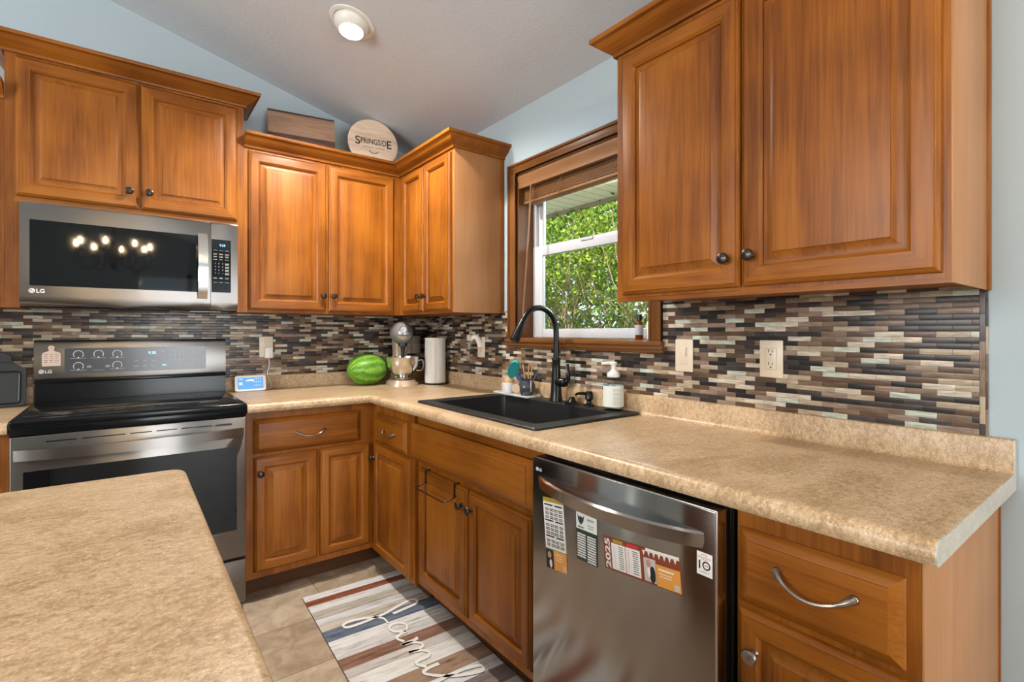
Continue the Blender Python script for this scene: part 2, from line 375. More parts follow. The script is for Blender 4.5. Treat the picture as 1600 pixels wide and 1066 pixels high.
# ------------------------------------------------------------------ sink window
W1 = struct(bpy.data.objects.new('window_1', None), 'wood trimmed sash window above the sink'); COL.objects.link(W1)
mb = MB()
def casing_bar(y0, y1, z0, z1, horiz, up=1):
    m_ = TRIMW if horiz else TRIMV
    mb.box(-.018, 0, y0, y1, z0, z1, m_, .003)
    if horiz: mb.box(-.026, -.004, y0, y1, (z1-.014 if up > 0 else z0), (z1 if up > 0 else z0+.014), m_, .004); mb.box(-.021, -.004, y0, y1, (z0 if up > 0 else z1-.012), (z0+.010 if up > 0 else z1), m_, .003)
casing_bar(-1.955, -.990, 2.068, 2.120, True)
mb.box(-.018, 0, -1.052, -.990, 1.2, 2.072, TRIMV, .003); mb.box(-.026, -.004, -1.004, -.990, 1.2, 2.118, TRIMV, .004); mb.box(-.022, -.004, -1.052, -1.041, 1.2, 2.072, TRIMV, .003)
mb.box(-.018, 0, -1.955, -1.898, 1.2, 2.072, TRIMV, .003); mb.box(-.026, -.004, -1.955, -1.941, 1.2, 2.118, TRIMV, .004); mb.box(-.022, -.004, -1.909, -1.898, 1.2, 2.072, TRIMV, .003)
mb.build('casing', W1)
mb = MB(); mb.box(-.034, 0, -1.966, -.978, 1.186, 1.206, TRIMW, .005); mb.box(-.026, 0, -1.964, -.980, 1.170, 1.188, TRIMW, .004); mb.box(-.018, 0, -1.962, -.982, 1.157, 1.172, TRIMW, .004)
mb.build('sill', W1)
mb = MB(); mb.box(0, .115, -1.06, WY0, WZ0, WZ1, TRIMV); mb.box(0, .115, WY1, WY1+.010, WZ0, WZ1, TRIMV); mb.box(0, .115, WY1, WY0, WZ1-.012, WZ1, TRIMW); mb.box(-.02, .115, WY1, WY0, 1.195, 1.210, TRIMW)
mb.build('jamb', W1)
ja, jb = -1.89, -1.06
mb = MB()                                                              # outer frame and upper sash
mb.box(.10, .135, jb-.022, jb, 1.21, 2.056, VINYL, .003); mb.box(.10, .135, ja, ja+.022, 1.21, 2.056, VINYL, .003); mb.box(.10, .135, ja, jb, 2.03, 2.056, VINYL, .003)
mb.box(.118, .14, jb-.058, jb-.022, 1.66, 2.03, VINYL, .003); mb.box(.118, .14, ja+.022, ja+.058, 1.66, 2.03, VINYL, .003); mb.box(.118, .14, ja, jb, 1.985, 2.03, VINYL, .003); mb.box(.118, .14, ja, jb, 1.652, 1.69, VINYL, .003)
mb.build('upper_sash', W1)
mb = MB(); mb.box(.096, .118, jb-.078, jb-.001, 1.212, 1.692, VINYL, .003); mb.box(.096, .118, ja+.001, ja+.072, 1.212, 1.692, VINYL, .003)
mb.box(.0961, .118, ja+.07, jb-.076, 1.640, 1.692, VINYL, .003); mb.box(.0961, .118, ja+.07, jb-.076, 1.212, 1.256, VINYL, .003)
mb.box(.09, .1, -1.50, -1.42, 1.676, 1.69, VINYL, .003)
mb.build('lower_sash', W1)
MB().box(.106, .109, ja+.072, jb-.078, 1.256, 1.640, PANE).build('lower_glass', W1)
MB().box(.128, .131, ja+.058, jb-.058, 1.69, 1.985, PANE).build('upper_glass', W1)
# blind
bl = thing('window_blind', 'wooden slat blind drawn up under its valance in the sink window', 'blind')
mb = MB(); mb.prism([(-.005, 1.988), (.004, 1.985), (.006, 2.046), (-.012, 2.050), (-.012, 2.035), (-.004, 2.02)], 1, -1.884, -1.066, BLINDW); mb.build('valance', bl)
mb = MB()
for i in range(9):
    z = 1.925+i*.0065; mb.box(.022, .072, -1.868, -1.082, z, z+.0038, BLINDW, .001)
mb.build('slats', bl)
MB().box(.02, .074, -1.870, -1.080, 1.908, 1.922, BLINDW, .004).build('bottom_rail', bl)
MB().box(.012, .075, -1.872, -1.076, 1.986, 2.04, BLINDW).build('head_rail', bl)
for y in (-1.16, -1.36, -1.75):
    mb = MB()
    for k in range(3): mb.tube(bez([(.018-.002*k, y-.01*k, 1.985), (.006, y-.012+.02*math.sin(k), 1.955), (.012, y+.010-.01*k, 1.94), (.008, y-.004*k, 1.925), (.016, y+.006, 1.905)], 5), .0011, BLINDW, 5)
    mb.build('ladder_cord', bl)
MB().tube([(-.012, -1.175, 1.985), (-.010, -1.14, 1.62), (-.012, -1.10, 1.24)], .0038, BLINDW, 8).build('wand', bl)

# ------------------------------------------------------------------ cabinet parts (local frame: x along the run, wall at y=0, front towards -y)
def door_part(parent, x0, x1, z0, z1, yf, name='door', knob=None, fw=.058, knob_mat=BRONZE):
    t = .02; p = [(0, yf+.012), (.002, yf+.0085), (.0095, yf+.0045), (.0105, yf+.0005), (.0125, yf), (fw-.011, yf), (fw-.0095, yf+.0015), (fw-.003, yf+.0065), (fw-.002, yf+.0125), (fw+.004, yf+.0132), (fw+.0245, yf+.0028), (fw+.0250, yf+.0005), (fw+.028, yf)]
    o = MB().rings(x0, x1, z0, z1, p, yf+t, WOODV, WOODH, swap_in=10).build(name, parent)
    if knob: knob_part(o, *knob, yf, knob_mat)
    return o
def knob_part(parent, x, z, yf, mat=BRONZE):
    M = Matrix.Translation((x, yf, z)) @ Matrix.Rotation(PI/2, 4, 'X')
    return MB().lathe([(.0001, 0), (.0085, 0), (.0075, .002), (.0055, .006), (.0052, .011), (.0085, .015), (.0145, .018), (.0158, .0225), (.0140, .027), (.008, .0298), (.0001, .0306)], mat, 20, M, caps=False).build('knob', parent)
def drawer_part(parent, x0, x1, z0, z1, yf, pull=None, name='drawer'):
    p = [(0, yf+.0155), (.0025, yf+.0125), (.0215, yf+.0035), (.022, yf+.0005), (.025, yf)]
    o = MB().rings(x0, x1, z0, z1, p, yf+.02, WOODH, WOODH).build(name, parent)
    if pull:
        cx, cz, hw, d = pull; mb = MB(); pts = []
        for i in range(17):
            t = -1+2*i/16; pts.append((cx+hw*t, yf-.005-.022*(1-t*t)**.6, cz-d*(1-t*t)))
        rs = [.0075, .0066, .0044]+[.0036]*11+[.0044, .0066, .0075]
        mb.tube(pts, rs, PEWTER, 10)
        for sx in (-1, 1): mb.ball((cx+sx*hw, yf-.004, cz), (.0085, .006, .0085), PEWTER, sub=2)
        mb.build('handle', o)
    return o
CROWN = [(0, 0), (.010, .0), (.011, .008), (.014, .012), (.018, .014), (.026, .020), (.036, .027), (.046, .036), (.052, .046), (.056, .050), (.066, .052), (.068, .056), (.068, .066), (0, .066)]
def crown(parent, path, z, ends=(None, None), s=1.0):
    mb = MB(); sweep(mb, path, [(-o*s, z+zz) for o, zz in CROWN], WOODH, closed=True, ends=ends); return mb.build('crown_molding', parent)

# upper cabinets -----------------------------------------------------
ub, ur, UZ, UT = .2987, .3177, 1.340, 2.178
# over the range
c = thing('wall_cabinet', 'tall-set honey wood wall cabinet over the microwave with stepped-up crown', 'cabinet', (-2.033, 0, 0))
Wd = 2.033-1.169
mb = MB(); mb.box(0, Wd, -ub, -.001, 1.772, 2.395, WOODV); mb.box(0, .046, -ub, -.001, UZ, 1.772, WOODV); mb.box(Wd-.032, Wd, -ub, -.001, UZ, 1.772, WOODV)
mb.box(.03, Wd-.03, -ub-.001, -ub+.01, 1.772, 1.80, WOODH)
mb.build('carcass', c)
door_part(c, .031, .436, 1.795, 2.360, -ub-.02, knob=(.402, 1.868)); door_part(c, .444, .834, 1.795, 2.360, -ub-.02, knob=(.475, 1.870))
crown(c, [(0, 0), (0, -ub), (Wd, -ub), (Wd, 0)], 2.372)
# left neighbour (a sliver)
c = thing('wall_cabinet', 'honey wood wall cabinet cut off by the left edge of the photo', 'cabinet', (-2.50, 0, 0)); Wd = 2.50-2.0335
MB().box(0, Wd, -ub, -.001, UZ, UT, WOODV).build('carcass', c); door_part(c, .03, Wd-.025, UZ+.013, 2.162, -ub-.02, knob=(.07, 1.436))
crown(c, [(0, -ub), (Wd-.0, -ub)], UT-.002)
# corner, back run
c = thing('wall_cabinet', 'honey wood two-door wall cabinet beneath the round sign and walnut board', 'cabinet', (-1.1685, 0, 0)); Wd = 1.1685-.3187
MB().box(0, 1.168, -ub, -.001, UZ, UT, WOODV).build('carcass', c)
door_part(c, .019, .407, UZ+.012, 2.160, -ub-.02, knob=(.386, 1.436)); door_part(c, .419, .808, UZ+.012, 2.160, -ub-.02, knob=(.443, 1.437))
MB().box(0, 1.168, -ub+.01, -.001, UT, 2.222, WOODV).build('top_board', c)
crown(c, [(0, -ub), (Wd, -ub)], UT-.002, ends=(None, (Wd, -3)))
# corner, window wall run
c = thing('wall_cabinet', 'narrow honey wood wall cabinet between the inside corner and the window', 'cabinet', (0, -ub-.0005, 0), -PI/2); Wd = .932-ub-.0005
MB().box(0, Wd-.004, -ur, -.001, UZ, UT, WOODV).build('carcass', c)
door_part(c, .060, .324, UZ+.012, 2.160, -ur-.02, knob=(.300, 1.436), fw=.052); door_part(c, .336, .612, UZ+.012, 2.160, -ur-.02, knob=(.366, 1.436), fw=.052)
mb = MB(); mb.box(Wd-.0045, Wd, -ur, -.001, UZ, UT, PANELV, .001); mb.box(Wd-.004, Wd+.004, -.028, -.001, UZ, UT, WOODV, .002)
mb.build('side_panel', c)
MB().box(.02, Wd-.004, -ur+.01, -.001, UT, 2.222, WOODV).build('top_board', c)
crown(c, [(0, -ur), (Wd, -ur), (Wd, 0)], UT-.002, ends=((0, -3), None))
# right of the window
c = thing('wall_cabinet', 'large honey wood wall cabinet at the right above the bare stretch of counter', 'cabinet', (0, -2.0, 0), -PI/2); Wd = .868
MB().box(0, Wd-.004, -ur, -.001, UZ+.012, UT, WOODV).build('carcass', c)
MB().box(0, Wd-.004, -ur, -ur+.02, UZ, UZ+.013, WOODH).build('bottom_rail', c)
door_part(c, .029, .432, UZ+.022, 2.150, -ur-.02, knob=(.399, 1.439)); door_part(c, .439, .851, UZ+.022, 2.150, -ur-.02, knob=(.467, 1.441))
mb = MB(); mb.box(Wd-.0045, Wd, -ur, -.001, UZ, UT, PANELV, .001); mb.box(Wd-.004, Wd+.006, -.022, -.001, UZ, UT, WOODV, .002)
mb.build('side_panel', c)
crown(c, [(0, 0), (0, -ur), (Wd, -ur), (Wd, 0)], UT-.012)

# base cabinets ------------------------------------------------------
BF = .588
c = thing('base_cabinet', 'L-shaped inside-corner base cabinet with a wide drawer beside the range', 'cabinet')
mb = MB(); mb.box(-1.2105, -.45, -BF, -.02, .105, .872, WOODV); mb.box(-.604, -.02, -1.070, -BF+.002, .095, .872, WOODV); mb.build('carcass', c)
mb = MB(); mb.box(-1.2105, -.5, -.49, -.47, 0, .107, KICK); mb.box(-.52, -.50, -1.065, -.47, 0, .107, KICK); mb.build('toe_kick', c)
drawer_part(c, -1.180, -.675, .680, .838, -BF-.02, pull=(-.931, .762, .067, .022))
door_part(c, -1.178, -.893, .136, .664, -BF-.02, knob=(-1.153, .590), fw=.055); door_part(c, -.881, -.628, .136, .664, -BF-.02, knob=None, fw=.05)
def to_right(o):                                                       # turn a part built in the run frame onto the window wall
    o.rotation_euler = (0, 0, -PI/2); return o
o = to_right(door_part(c, .631, 1.040, .113, .664, -.624, fw=.05)); knob_part(o, .650, .592, -.624)
to_right(drawer_part(c, .640, 1.000, .672, .826, -.624, pull=(.835, .752, .062, .022)))
# sink base
c = thing('base_cabinet', 'base cabinet under the black sink with a blank false front over two doors', 'cabinet', (0, -1.0705, 0), -PI/2); y0 = 1.0705
MB().box(0, 1.952-y0, -BF, -.02, .105, .70, WOODV).build('carcass', c); MB().box(0, 1.952-y0, -BF, -BF+.02, .70, .872, WOODH).build('face_rail', c)
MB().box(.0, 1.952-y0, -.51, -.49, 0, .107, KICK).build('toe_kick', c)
drawer_part(c, -.020, 1.905-y0, .667, .830, -.6245, name='false_front')
dl = door_part(c, 1.108-y0, 1.500-y0, .140, .638, -BF-.02, knob=(1.477-y0, .572), fw=.052); door_part(c, 1.513-y0, 1.885-y0, .140, .638, -BF-.02, knob=(1.543-y0, .572), fw=.052)
# end cabinet
c = thing('base_cabinet', 'end base cabinet right of the dishwasher with a pewter-pulled drawer and door', 'cabinet', (0, -2.566, 0), -PI/2); y0 = 2.566
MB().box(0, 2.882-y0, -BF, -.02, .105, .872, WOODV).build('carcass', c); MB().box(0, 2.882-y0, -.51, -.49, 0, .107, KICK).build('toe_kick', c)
drawer_part(c, 2.574-y0, 2.862-y0, .668, .825, -BF-.02, pull=(2.725-y0, .765, .067, .026))
door_part(c, 2.574-y0, 2.862-y0, .136, .654, -BF-.02, knob=(2.612-y0, .578), fw=.052, knob_mat=PEWTER)
mb = MB(); mb.box(2.8822-y0, 2.8865-y0, -BF, -.001, .0, .8745, PANELV, .001); mb.box(2.8815-y0, 2.890-y0, -.012, -.001, 0, .8745, WOODV, .002); mb.build('side_panel', c)
# left of the range
c = thing('base_cabinet', 'base cabinet showing as a thin strip left of the range', 'cabinet', (-2.45, 0, 0)); Wd = 2.45-1.981
MB().box(0, Wd, -BF, -.02, .105, .872, WOODV).build('carcass', c); MB().box(0, Wd, -.51, -.49, 0, .107, KICK).build('toe_kick', c)
drawer_part(c, .03, Wd-.028, .680, .838, -BF-.02, pull=(.22, .762, .06, .02)); door_part(c, .03, Wd-.028, .136, .664, -BF-.02, knob=(.07, .59))

# ------------------------------------------------------------------ worktops
FRONT = [(.545, .9145), (.600, .9145), (.618, .9165), (.634, .9165), (.6445, .9125), (.6505, .904), (.652, .893), (.651, .884), (.646, .8775), (.636, .876), (.545, .876)]
CT = 'worktop'
ct = thing('countertop', 'L-shaped tan stone-look countertop wrapping the corner around the black sink', 'countertop')
mb = MB()
BACK = [(.045, .876), (.001, .876), (.001, .93), (.0195, .93), (.021, .924), (.026, .9175), (.034, .9145), (.045, .9145)]
loop = BACK+FRONT
def cw(path, skip=(), **k): sweep(mb, path, [(-o, z) for o, z in loop], STONE, closed=True, skip=skip, **k)
SY0, SY1 = -1.055, -1.852                                              # sink cut-out
cw([(-1.2125, 0), (0, 0), (0, SY0)], caps=True); cw([(0, SY0), (0, SY1)], skip=(7, 18), caps=False); cw([(0, SY1), (0, -2.913)])
mb.build(CT, ct)
LIP = [(.001, .925), (.001, .990), (.004, .9925), (.015, .9925), (.0185, .991), (.020, .987), (.020, .925)]
mb = MB(); sweep(mb, [(-1.2125, 0), (0, 0), (0, -2.913)], [(-o, z) for o, z in LIP], STONE, closed=True); mb.build('upstand', ct)
full = [(.001, .876), (.001, .9925), (.015, .9925), (.0185, .991), (.020, .987), (.0205, .926), (.026, .9175), (.034, .9145)]+FRONT[1:10]
mb = MB(); mb.prism([(-o, z) for o, z in full], 1, -2.9155, -2.913, STONE_END, smooth=False); mb.build('end_cap', ct)
ct2 = thing('countertop', 'short tan stone-look countertop left of the range under the griddle pan', 'countertop')
mb = MB(); sweep(mb, [(-2.6, 0), (-1.978, 0)], [(-o, z) for o, z in loop], STONE, closed=True); mb.build(CT, ct2)
mb = MB(); sweep(mb, [(-2.6, 0), (-1.978, 0)], [(-o, z) for o, z in LIP], STONE, closed=True); mb.build('upstand', ct2)
# island
isl = thing('kitchen_island', 'island with a tan stone-look top filling the lower left foreground', 'island')
mb = MB(); bm = bmesh.new(); pts = rrect(-2.75, -1.528, -2.98, -1.690, .035, 6)
vs = [bm.verts.new((p[0], p[1], .876)) for p in pts]; f = bm.faces.new(vs); r = bmesh.ops.extrude_face_region(bm, geom=[f])
for v in r['geom']:
    if isinstance(v, bmesh.types.BMVert): v.co.z = .914
bmesh.ops.recalc_face_normals(bm, faces=bm.faces[:])
ed = [e for e in bm.edges if abs(e.verts[0].co.z-e.verts[1].co.z) < 1e-5]
bmesh.ops.bevel(bm, geom=ed, offset=.013, segments=4, profile=.5, affect='EDGES'); mb.bm(bm, STONE); mb.build(CT, isl)
MB().box(-2.60, -1.98, -2.93, -1.96, .1, .8765, WOODV, .004).build('carcass', isl); MB().box(-2.56, -2.03, -2.89, -2.02, 0, .102, KICK).build('toe_kick', isl)
# ------------------------------------------------------------------ microwave
def lg(parent, x, z, h, y, mat=LOGO):
    mb = MB(); disc = [(x+h*.62*math.cos(a), z+h*.5+h*.62*math.sin(a)) for a in [2*PI*i/24 for i in range(24)]]
    mb.prism(disc, 1, y-.0004, y, mat, smooth=False)
    hole = [(x-h*.18+h*.12*math.cos(a), z+h*.68+h*.12*math.sin(a)) for a in [2*PI*i/10 for i in range(10)]]
    mb.prism(hole, 1, y-.0007, y-.0004, DGREY, smooth=False)
    arc = [(x+h*.42*math.cos(a), y-.0006, z+h*.5+h*.42*math.sin(a)) for a in [PI*.55+1.45*PI*i/16 for i in range(17)]]+[(x+h*.05, y-.0006, z+h*.5)]
    mb.tube(arc, h*.045, DGREY, 5); mb.box(x-h*.05, x+h*.02, y-.0008, y-.0004, z+h*.3, z+h*.72, DGREY)
    text(mb, 'LG', x+h*.85, z, h, y-.0004, mat, bold=.02); return mb.build('logo', parent)
def dashes(mb, x, z, w, h, y, mat, rows=2, gap=.0035):
    for r in range(rows):
        ww = w*(1-.25*R.random()); xx = x-ww/2
        while xx < x+ww/2:
            l = .0022+.003*R.random(); mb.box(xx, min(xx+l, x+ww/2), y-.0003, y, z-r*gap-h/2, z-r*gap+h/2, mat); xx += l+.0011
mw = thing('microwave', 'stainless over-the-range microwave with a black window', 'microwave', (0, 0, 0))
F = -.362
mb = MB(); mb.box(-1.982, -1.206, -.335, -.009, 1.350, 1.769, DGREY); mb.build('body', mw)
def mwface(x0, x1): return MB().prism([(-.335, 1.346), (-.345, 1.344), (F+.004, 1.362), (F, 1.385), (F, 1.755), (F+.006, 1.765), (-.335, 1.767)], 0, x0, x1, STEEL)
dr = mwface(-1.982, -1.3225).build('door', mw)
MB().prism(rrect(-1.952, -1.345, 1.428, 1.694, .004), 1, F-.0012, F+.002, BGLASS, smooth=False).build('window', dr)
mb = MB(); ys = [F-.004-.032*(1-(2*i/16-1)**2)**.7 for i in range(17)]; zs = [1.396+.308*i/16 for i in range(17)]
mb.prism([(ys[i]-.006, zs[i]) for i in range(17)]+[(ys[i]+.006, zs[i]) for i in range(16, -1, -1)], 0, -1.375, -1.336, CHROME)
mb.box(-1.37, -1.341, F-.006, F+.001, 1.397, 1.415, CHROME); mb.box(-1.37, -1.341, F-.006, F+.001, 1.685, 1.703, CHROME)
mb.build('handle', dr); lg(dr, -1.945, 1.399, .0155, F-.0002)
pn = mwface(-1.3205, -1.206).build('control_panel', mw)
MB().prism(rrect(-1.318, -1.236, 1.430, 1.684, .003), 1, F-.0012, F+.002, BGLASS, smooth=False).build('panel_glass', pn)
mb = MB(); text(mb, '9:29', -1.284, 1.652, .010, F-.0015, GLOW); mb.build('clock_lettering', pn)
mb = MB()
for r, z in enumerate((1.632, 1.615, 1.603, 1.588)):
    for x in (-1.302, -1.278, -1.253): dashes(mb, x, z, .017, .0016, F-.0013, PRINT, 1 if r in (0, 3) else 2)
for r in range(4):
    for k, x in enumerate((-1.302, -1.287, -1.271)):
        ch = [['1', '2', '3'], ['4', '5', '6'], ['7', '8', '9'], ['-', '0', '+']][r][k]; text(mb, ch, x, 1.566-r*.0155, .0055 if r < 3 else .004, F-.0014, LOGO, center=True)
    dashes(mb, -1.252, 1.570-r*.0155, .018, .0018, F-.0013, PRINT, 3)
for z in (1.500, 1.478):
    for x in (-1.302, -1.278, -1.253): dashes(mb, x, z, .018, .0016, F-.0013, PRINT, 2 if z > 1.49 else 1)
mb.build('lettering', pn)
mb = MB(); mb.box(-1.97, -1.215, -.32, -.05, 1.340, 1.351, BLACK, .004)
for x0, x1 in ((-1.89, -1.74), (-1.40, -1.27)):
    for k in range(26): xx = x0+(x1-x0)*k/26; mb.box(xx, xx+.0028, -.30, -.16, 1.337, 1.341, STEEL)
mb.prism([(-.30, 1.3395), (-.12, 1.3395), (-.12, 1.333), (-.29, 1.3345)], 0, -1.70, -1.48, STEEL)
mb.build('underside_grille', mw)

# ------------------------------------------------------------------ range
rg = thing('range', 'stainless electric range with a black glass cooktop', 'range')
X0, X1 = -1.9735, -1.2165
mb = MB(); mb.box(X0, X1, -.63, -.012, .04, .905, DGREY); mb.box(X0+.03, X1-.03, -.58, -.05, 0, .05, BLACK); mb.build('body', rg)
mb = MB()
mb.box(X0-.002, X1+.002, -.662, -.09, .896, .926, BLACK, .010, 4); mb.box(X0, X1, -.655, -.60, .868, .905, BLACK, .006)
mb.build('cooktop_frame', rg)
mb = MB(); mb.box(X0+.028, X1-.028, -.615, -.110, .9255, .9285, COOKGLASS, .001)
ct_ = mb.build('cooktop_glass', rg)
RING = newmat('burner ring print', (.05, .048, .046), .25)
def ring(mb, cx, cy, r, w_, z, mat, n_=40):
    vs = []; fs = []
    for i in range(n_):
        a = 2*PI*i/n_
        for rr in (r, r-w_): vs.append((cx+rr*math.cos(a), cy+rr*math.sin(a), z))
    for i in range(n_): j = (i+1) % n_; fs.append([2*i, 2*j, 2*j+1, 2*i+1])
    mb.add(vs, fs, mat, False)
for cx, cy, r in ((-1.79, -.47, .115), (-1.41, -.46, .10), (-1.78, -.22, .078), (-1.42, -.22, .085), (-1.60, -.20, .06)):
    mb = MB(); ring(mb, cx, cy, r, .003, .9288, RING); ring(mb, cx, cy, r*.62, .002, .9288, RING); mb.build('burner', ct_)
bgd = MB()
bgd.prism([(-.012, .92), (-.098, .92), (-.094, 1.012), (-.012, 1.012)], 0, X0+.008, X1-.008, BLACK)
bgd.box(X0+.006, X1-.006, -.118, -.012, 1.010, 1.026, BLACK, .003)
bgd = bgd.build('riser', rg)
mb = MB(); G = -.104
mb.prism([(-.012, 1.028), (G, 1.028), (G-.002, 1.034), (G, 1.185), (G+.006, 1.196), (-.012, 1.199)], 0, X0+.006, X1-.006, STEEL); mb.box(X0+.006, X1-.006, -.10, -.012, 1.1965, 1.203, BLACK, .002)
gd = mb.build('back_guard', rg)
cp = MB().prism(rrect(-1.865, -1.313, 1.050, 1.166, .008), 1, G-.0035, G+.001, CTRL, smooth=False).build('control_panel', gd)
mb = MB(); GY = G-.0038
def arc2(cx, cz, r, a0, a1, w_, mat, n_=22):
    vs = []; fs = []
    for i in range(n_+1):
        a = a0+(a1-a0)*i/n_
        for rr in (r, r-w_): vs.append((cx+rr*math.cos(a), GY, cz+rr*math.sin(a)))
    for i in range(n_): fs.append([2*i, 2*i+1, 2*i+3, 2*i+2])
    mb.add(vs, fs, mat, False)
for cx, cz in ((-1.817, 1.137), (-1.745, 1.137), (-1.676, 1.136), (-1.817, 1.083), (-1.676, 1.083)):
    arc2(cx, cz, .0185, -PI*.22, PI*1.22, .0022, LOGO); mb.box(cx-.028, cx+.028, GY-.0003, GY, cz-.0185, cz-.0172, PRINT); mb.box(cx-.003, cx+.003, GY-.0004, GY, cz-.017, cz-.012, LOGO)
for cx in (-1.779, -1.712): dashes(mb, cx, 1.083, .018, .003, GY, PRINT, 2, .006)
dashes(mb, -1.745, 1.062, .05, .0012, GY, PRINT, 1)
for r, z in enumerate((1.100, 1.077)):
    for x in (-1.605, -1.570, -1.535): dashes(mb, x, z, .018, .0018, GY, PRINT, 1+r, .004)
for r, z in enumerate((1.148, 1.124, 1.100)):
    for x in (-1.495, -1.468): dashes(mb, x, z, .018, .0018, GY, PRINT, 2 if r == 0 else 1, .004)
for r in range(3):
    for k in range(3): text(mb, str(r*3+k+1), -1.446+k*.018, 1.144-r*.021, .0055, GY, LOGO, center=True)
text(mb, '0', -1.428, 1.081, .0055, GY, LOGO, center=True)
for z in (1.142, 1.120, 1.096, 1.078): dashes(mb, -1.378, z, .03, .0016, GY, PRINT, 1)
dashes(mb, -1.331, 1.15, .008, .0016, GY, PRINT, 2)
mb.build('lettering', cp)
mb = MB(); text(mb, '9:28', -1.556, 1.132, .0125, GY-.0002, GLOW); dashes(mb, -1.492, 1.078, .016, .002, GY, GLOW, 2); mb.build('clock_lettering', cp)
lg(gd, -1.943, 1.056, .0145, G-.0022)
# oven door
D = -.657
mb = MB(); mb.box(X0+.002, X1-.002, D, -.632, .250, .866, STEEL, .005)
dr = mb.build('oven_door', rg)
MB().prism(rrect(-1.936, -1.256, .373, .738, .004), 1, D-.0012, D+.002, BGLASS, smooth=False).build('window', dr)
mb = MB(); N = 28; out = []; inn = []
for i in range(N+1):
    t = -1+2*i/N; x = -1.595+.365*t; y = D-.010-.048*(1-abs(t)**2.6); out.append((x, y)); inn.append((x, y+.013 if abs(t) < .93 else D))
mb.prism(out+inn[::-1], 2, .781, .820, STEEL); mb.build('handle', dr)
mb = MB()
for x0, x1 in ((-1.875, -1.79), (-1.775, -1.645), (-1.63, -1.56), (-1.545, -1.475), (-1.46, -1.35), (-1.338, -1.275)): mb.box(x0, x1, D-.0008, D+.001, .8385, .8425, BLACK)
mb.build('vent_slots', dr)
MB().box(X0+.002, X1-.002, D+.002, -.632, .045, .240, STEEL, .005).build('storage_drawer', rg)
# magnet on the range
mg = thing('magnet', 'cream cutting-board-shaped magnet on the range back guard', 'magnet', (-1.909, G-.002, 1.087), 0)
CREAM = newmat('cream card', (.68, .52, .43), .6)
sh = rrect(-.031, .031, 0, .062, .006, 3); body = [(.031, .0), (.031, .055), (.026, .061), (.010, .067), (.0075, .073), (.011, .081), (.009, .089), (0, .092), (-.009, .089), (-.011, .081), (-.0075, .073), (-.010, .067), (-.026, .061), (-.031, .055), (-.031, 0)]
MB().prism(body, 1, -.003, 0, CREAM, smooth=False).build('card', mg)
mb = MB(); mb.box(-.003, .003, -.0036, -.003, .079, .082, DGREY)
for z in (.052, .044, .036, .026, .018):
    for x in (-.018, 0, .018): dashes(mb, x, z, .014, .002, -.003, INK, 1)
mb.build('lettering', mg)

# ------------------------------------------------------------------ dishwasher (run frame)
dwY = 1.954
dw = thing('dishwasher', 'dark stainless dishwasher built in under the counter beside the sink base', 'dishwasher', (0, -dwY, 0), -PI/2); Wd = .602
mb = MB(); mb.box(.002, Wd+.006, -.60, -.03, .10, .868, BLACK); mb.box(.002, Wd+.006, -.53, -.10, 0, .11, BLACK); mb.build('tub', dw)
DF = -.655
EDGE = newmat('bright steel edge', (.7, .68, .66), .25, 1)
mb = MB(); mb.box(.0025, Wd-.001, DF, -.602, .115, .862, DSTEEL, .003, 3)
mb.box(.0025, Wd, DF+.001, DF+.006, .8605, .8635, EDGE, .0008); mb.box(Wd-.002, Wd+.001, DF+.001, DF+.006, .115, .8635, EDGE, .0008)
dr = mb.build('door', dw)
mb = MB(); N = 30; rows = []
for i in range(N+1):
    t = -1+2*i/N; x = .302+.272*t; b = (1-t*t)
    yo = DF-.052*b**.8-.002; rows.append([(x, DF+.002, .812-.010*b), (x, yo+.006, .812-.004*b), (x, yo, .807-.004*b), (x, yo+.004, .776-.004*b), (x, yo+.016, .770), (x, DF+.002, .772+.004*b)])
vs = [p for r in rows for p in r]; q = 6; fs = [[i*q+j, i*q+(j+1) % q, (i+1)*q+(j+1) % q, (i+1)*q+j] for i in range(N) for j in range(q)]
fs += [list(range(q))[::-1], [N*q+j for j in range(q)]]
mb.add(vs, fs, DSTEEL); mb.build('handle', dr); lg(dr, .024, .824, .0085, DF-.0003)
def dmag(label, x, z, tilt, w_, h_, base, name='magnet', grp=None):
    o = thing(name, label, 'magnet', (DF-.0002, -(dwY+x), z), -PI/2); o.rotation_euler = (0, math.radians(tilt), -PI/2); return o
Q = -.0012; TS = -.0016
GREEN = plain('green card', (.06, .17, .05)); ORNG = plain('orange card', (.75, .33, .06)); RUST = plain('rust card', (.22, .045, .018)); DKGR = plain('dark green card', (.012, .045, .03)); REDC = plain('red tab', (.6, .03, .03)); GOLD = plain('gold tab', (.42, .28, .03)); SKIN = plain('printed skin', (.5, .3, .2)); TEALI = plain('teal print', (.15, .4, .34)); QRG = plain('pale print block', (.55, .5, .48))
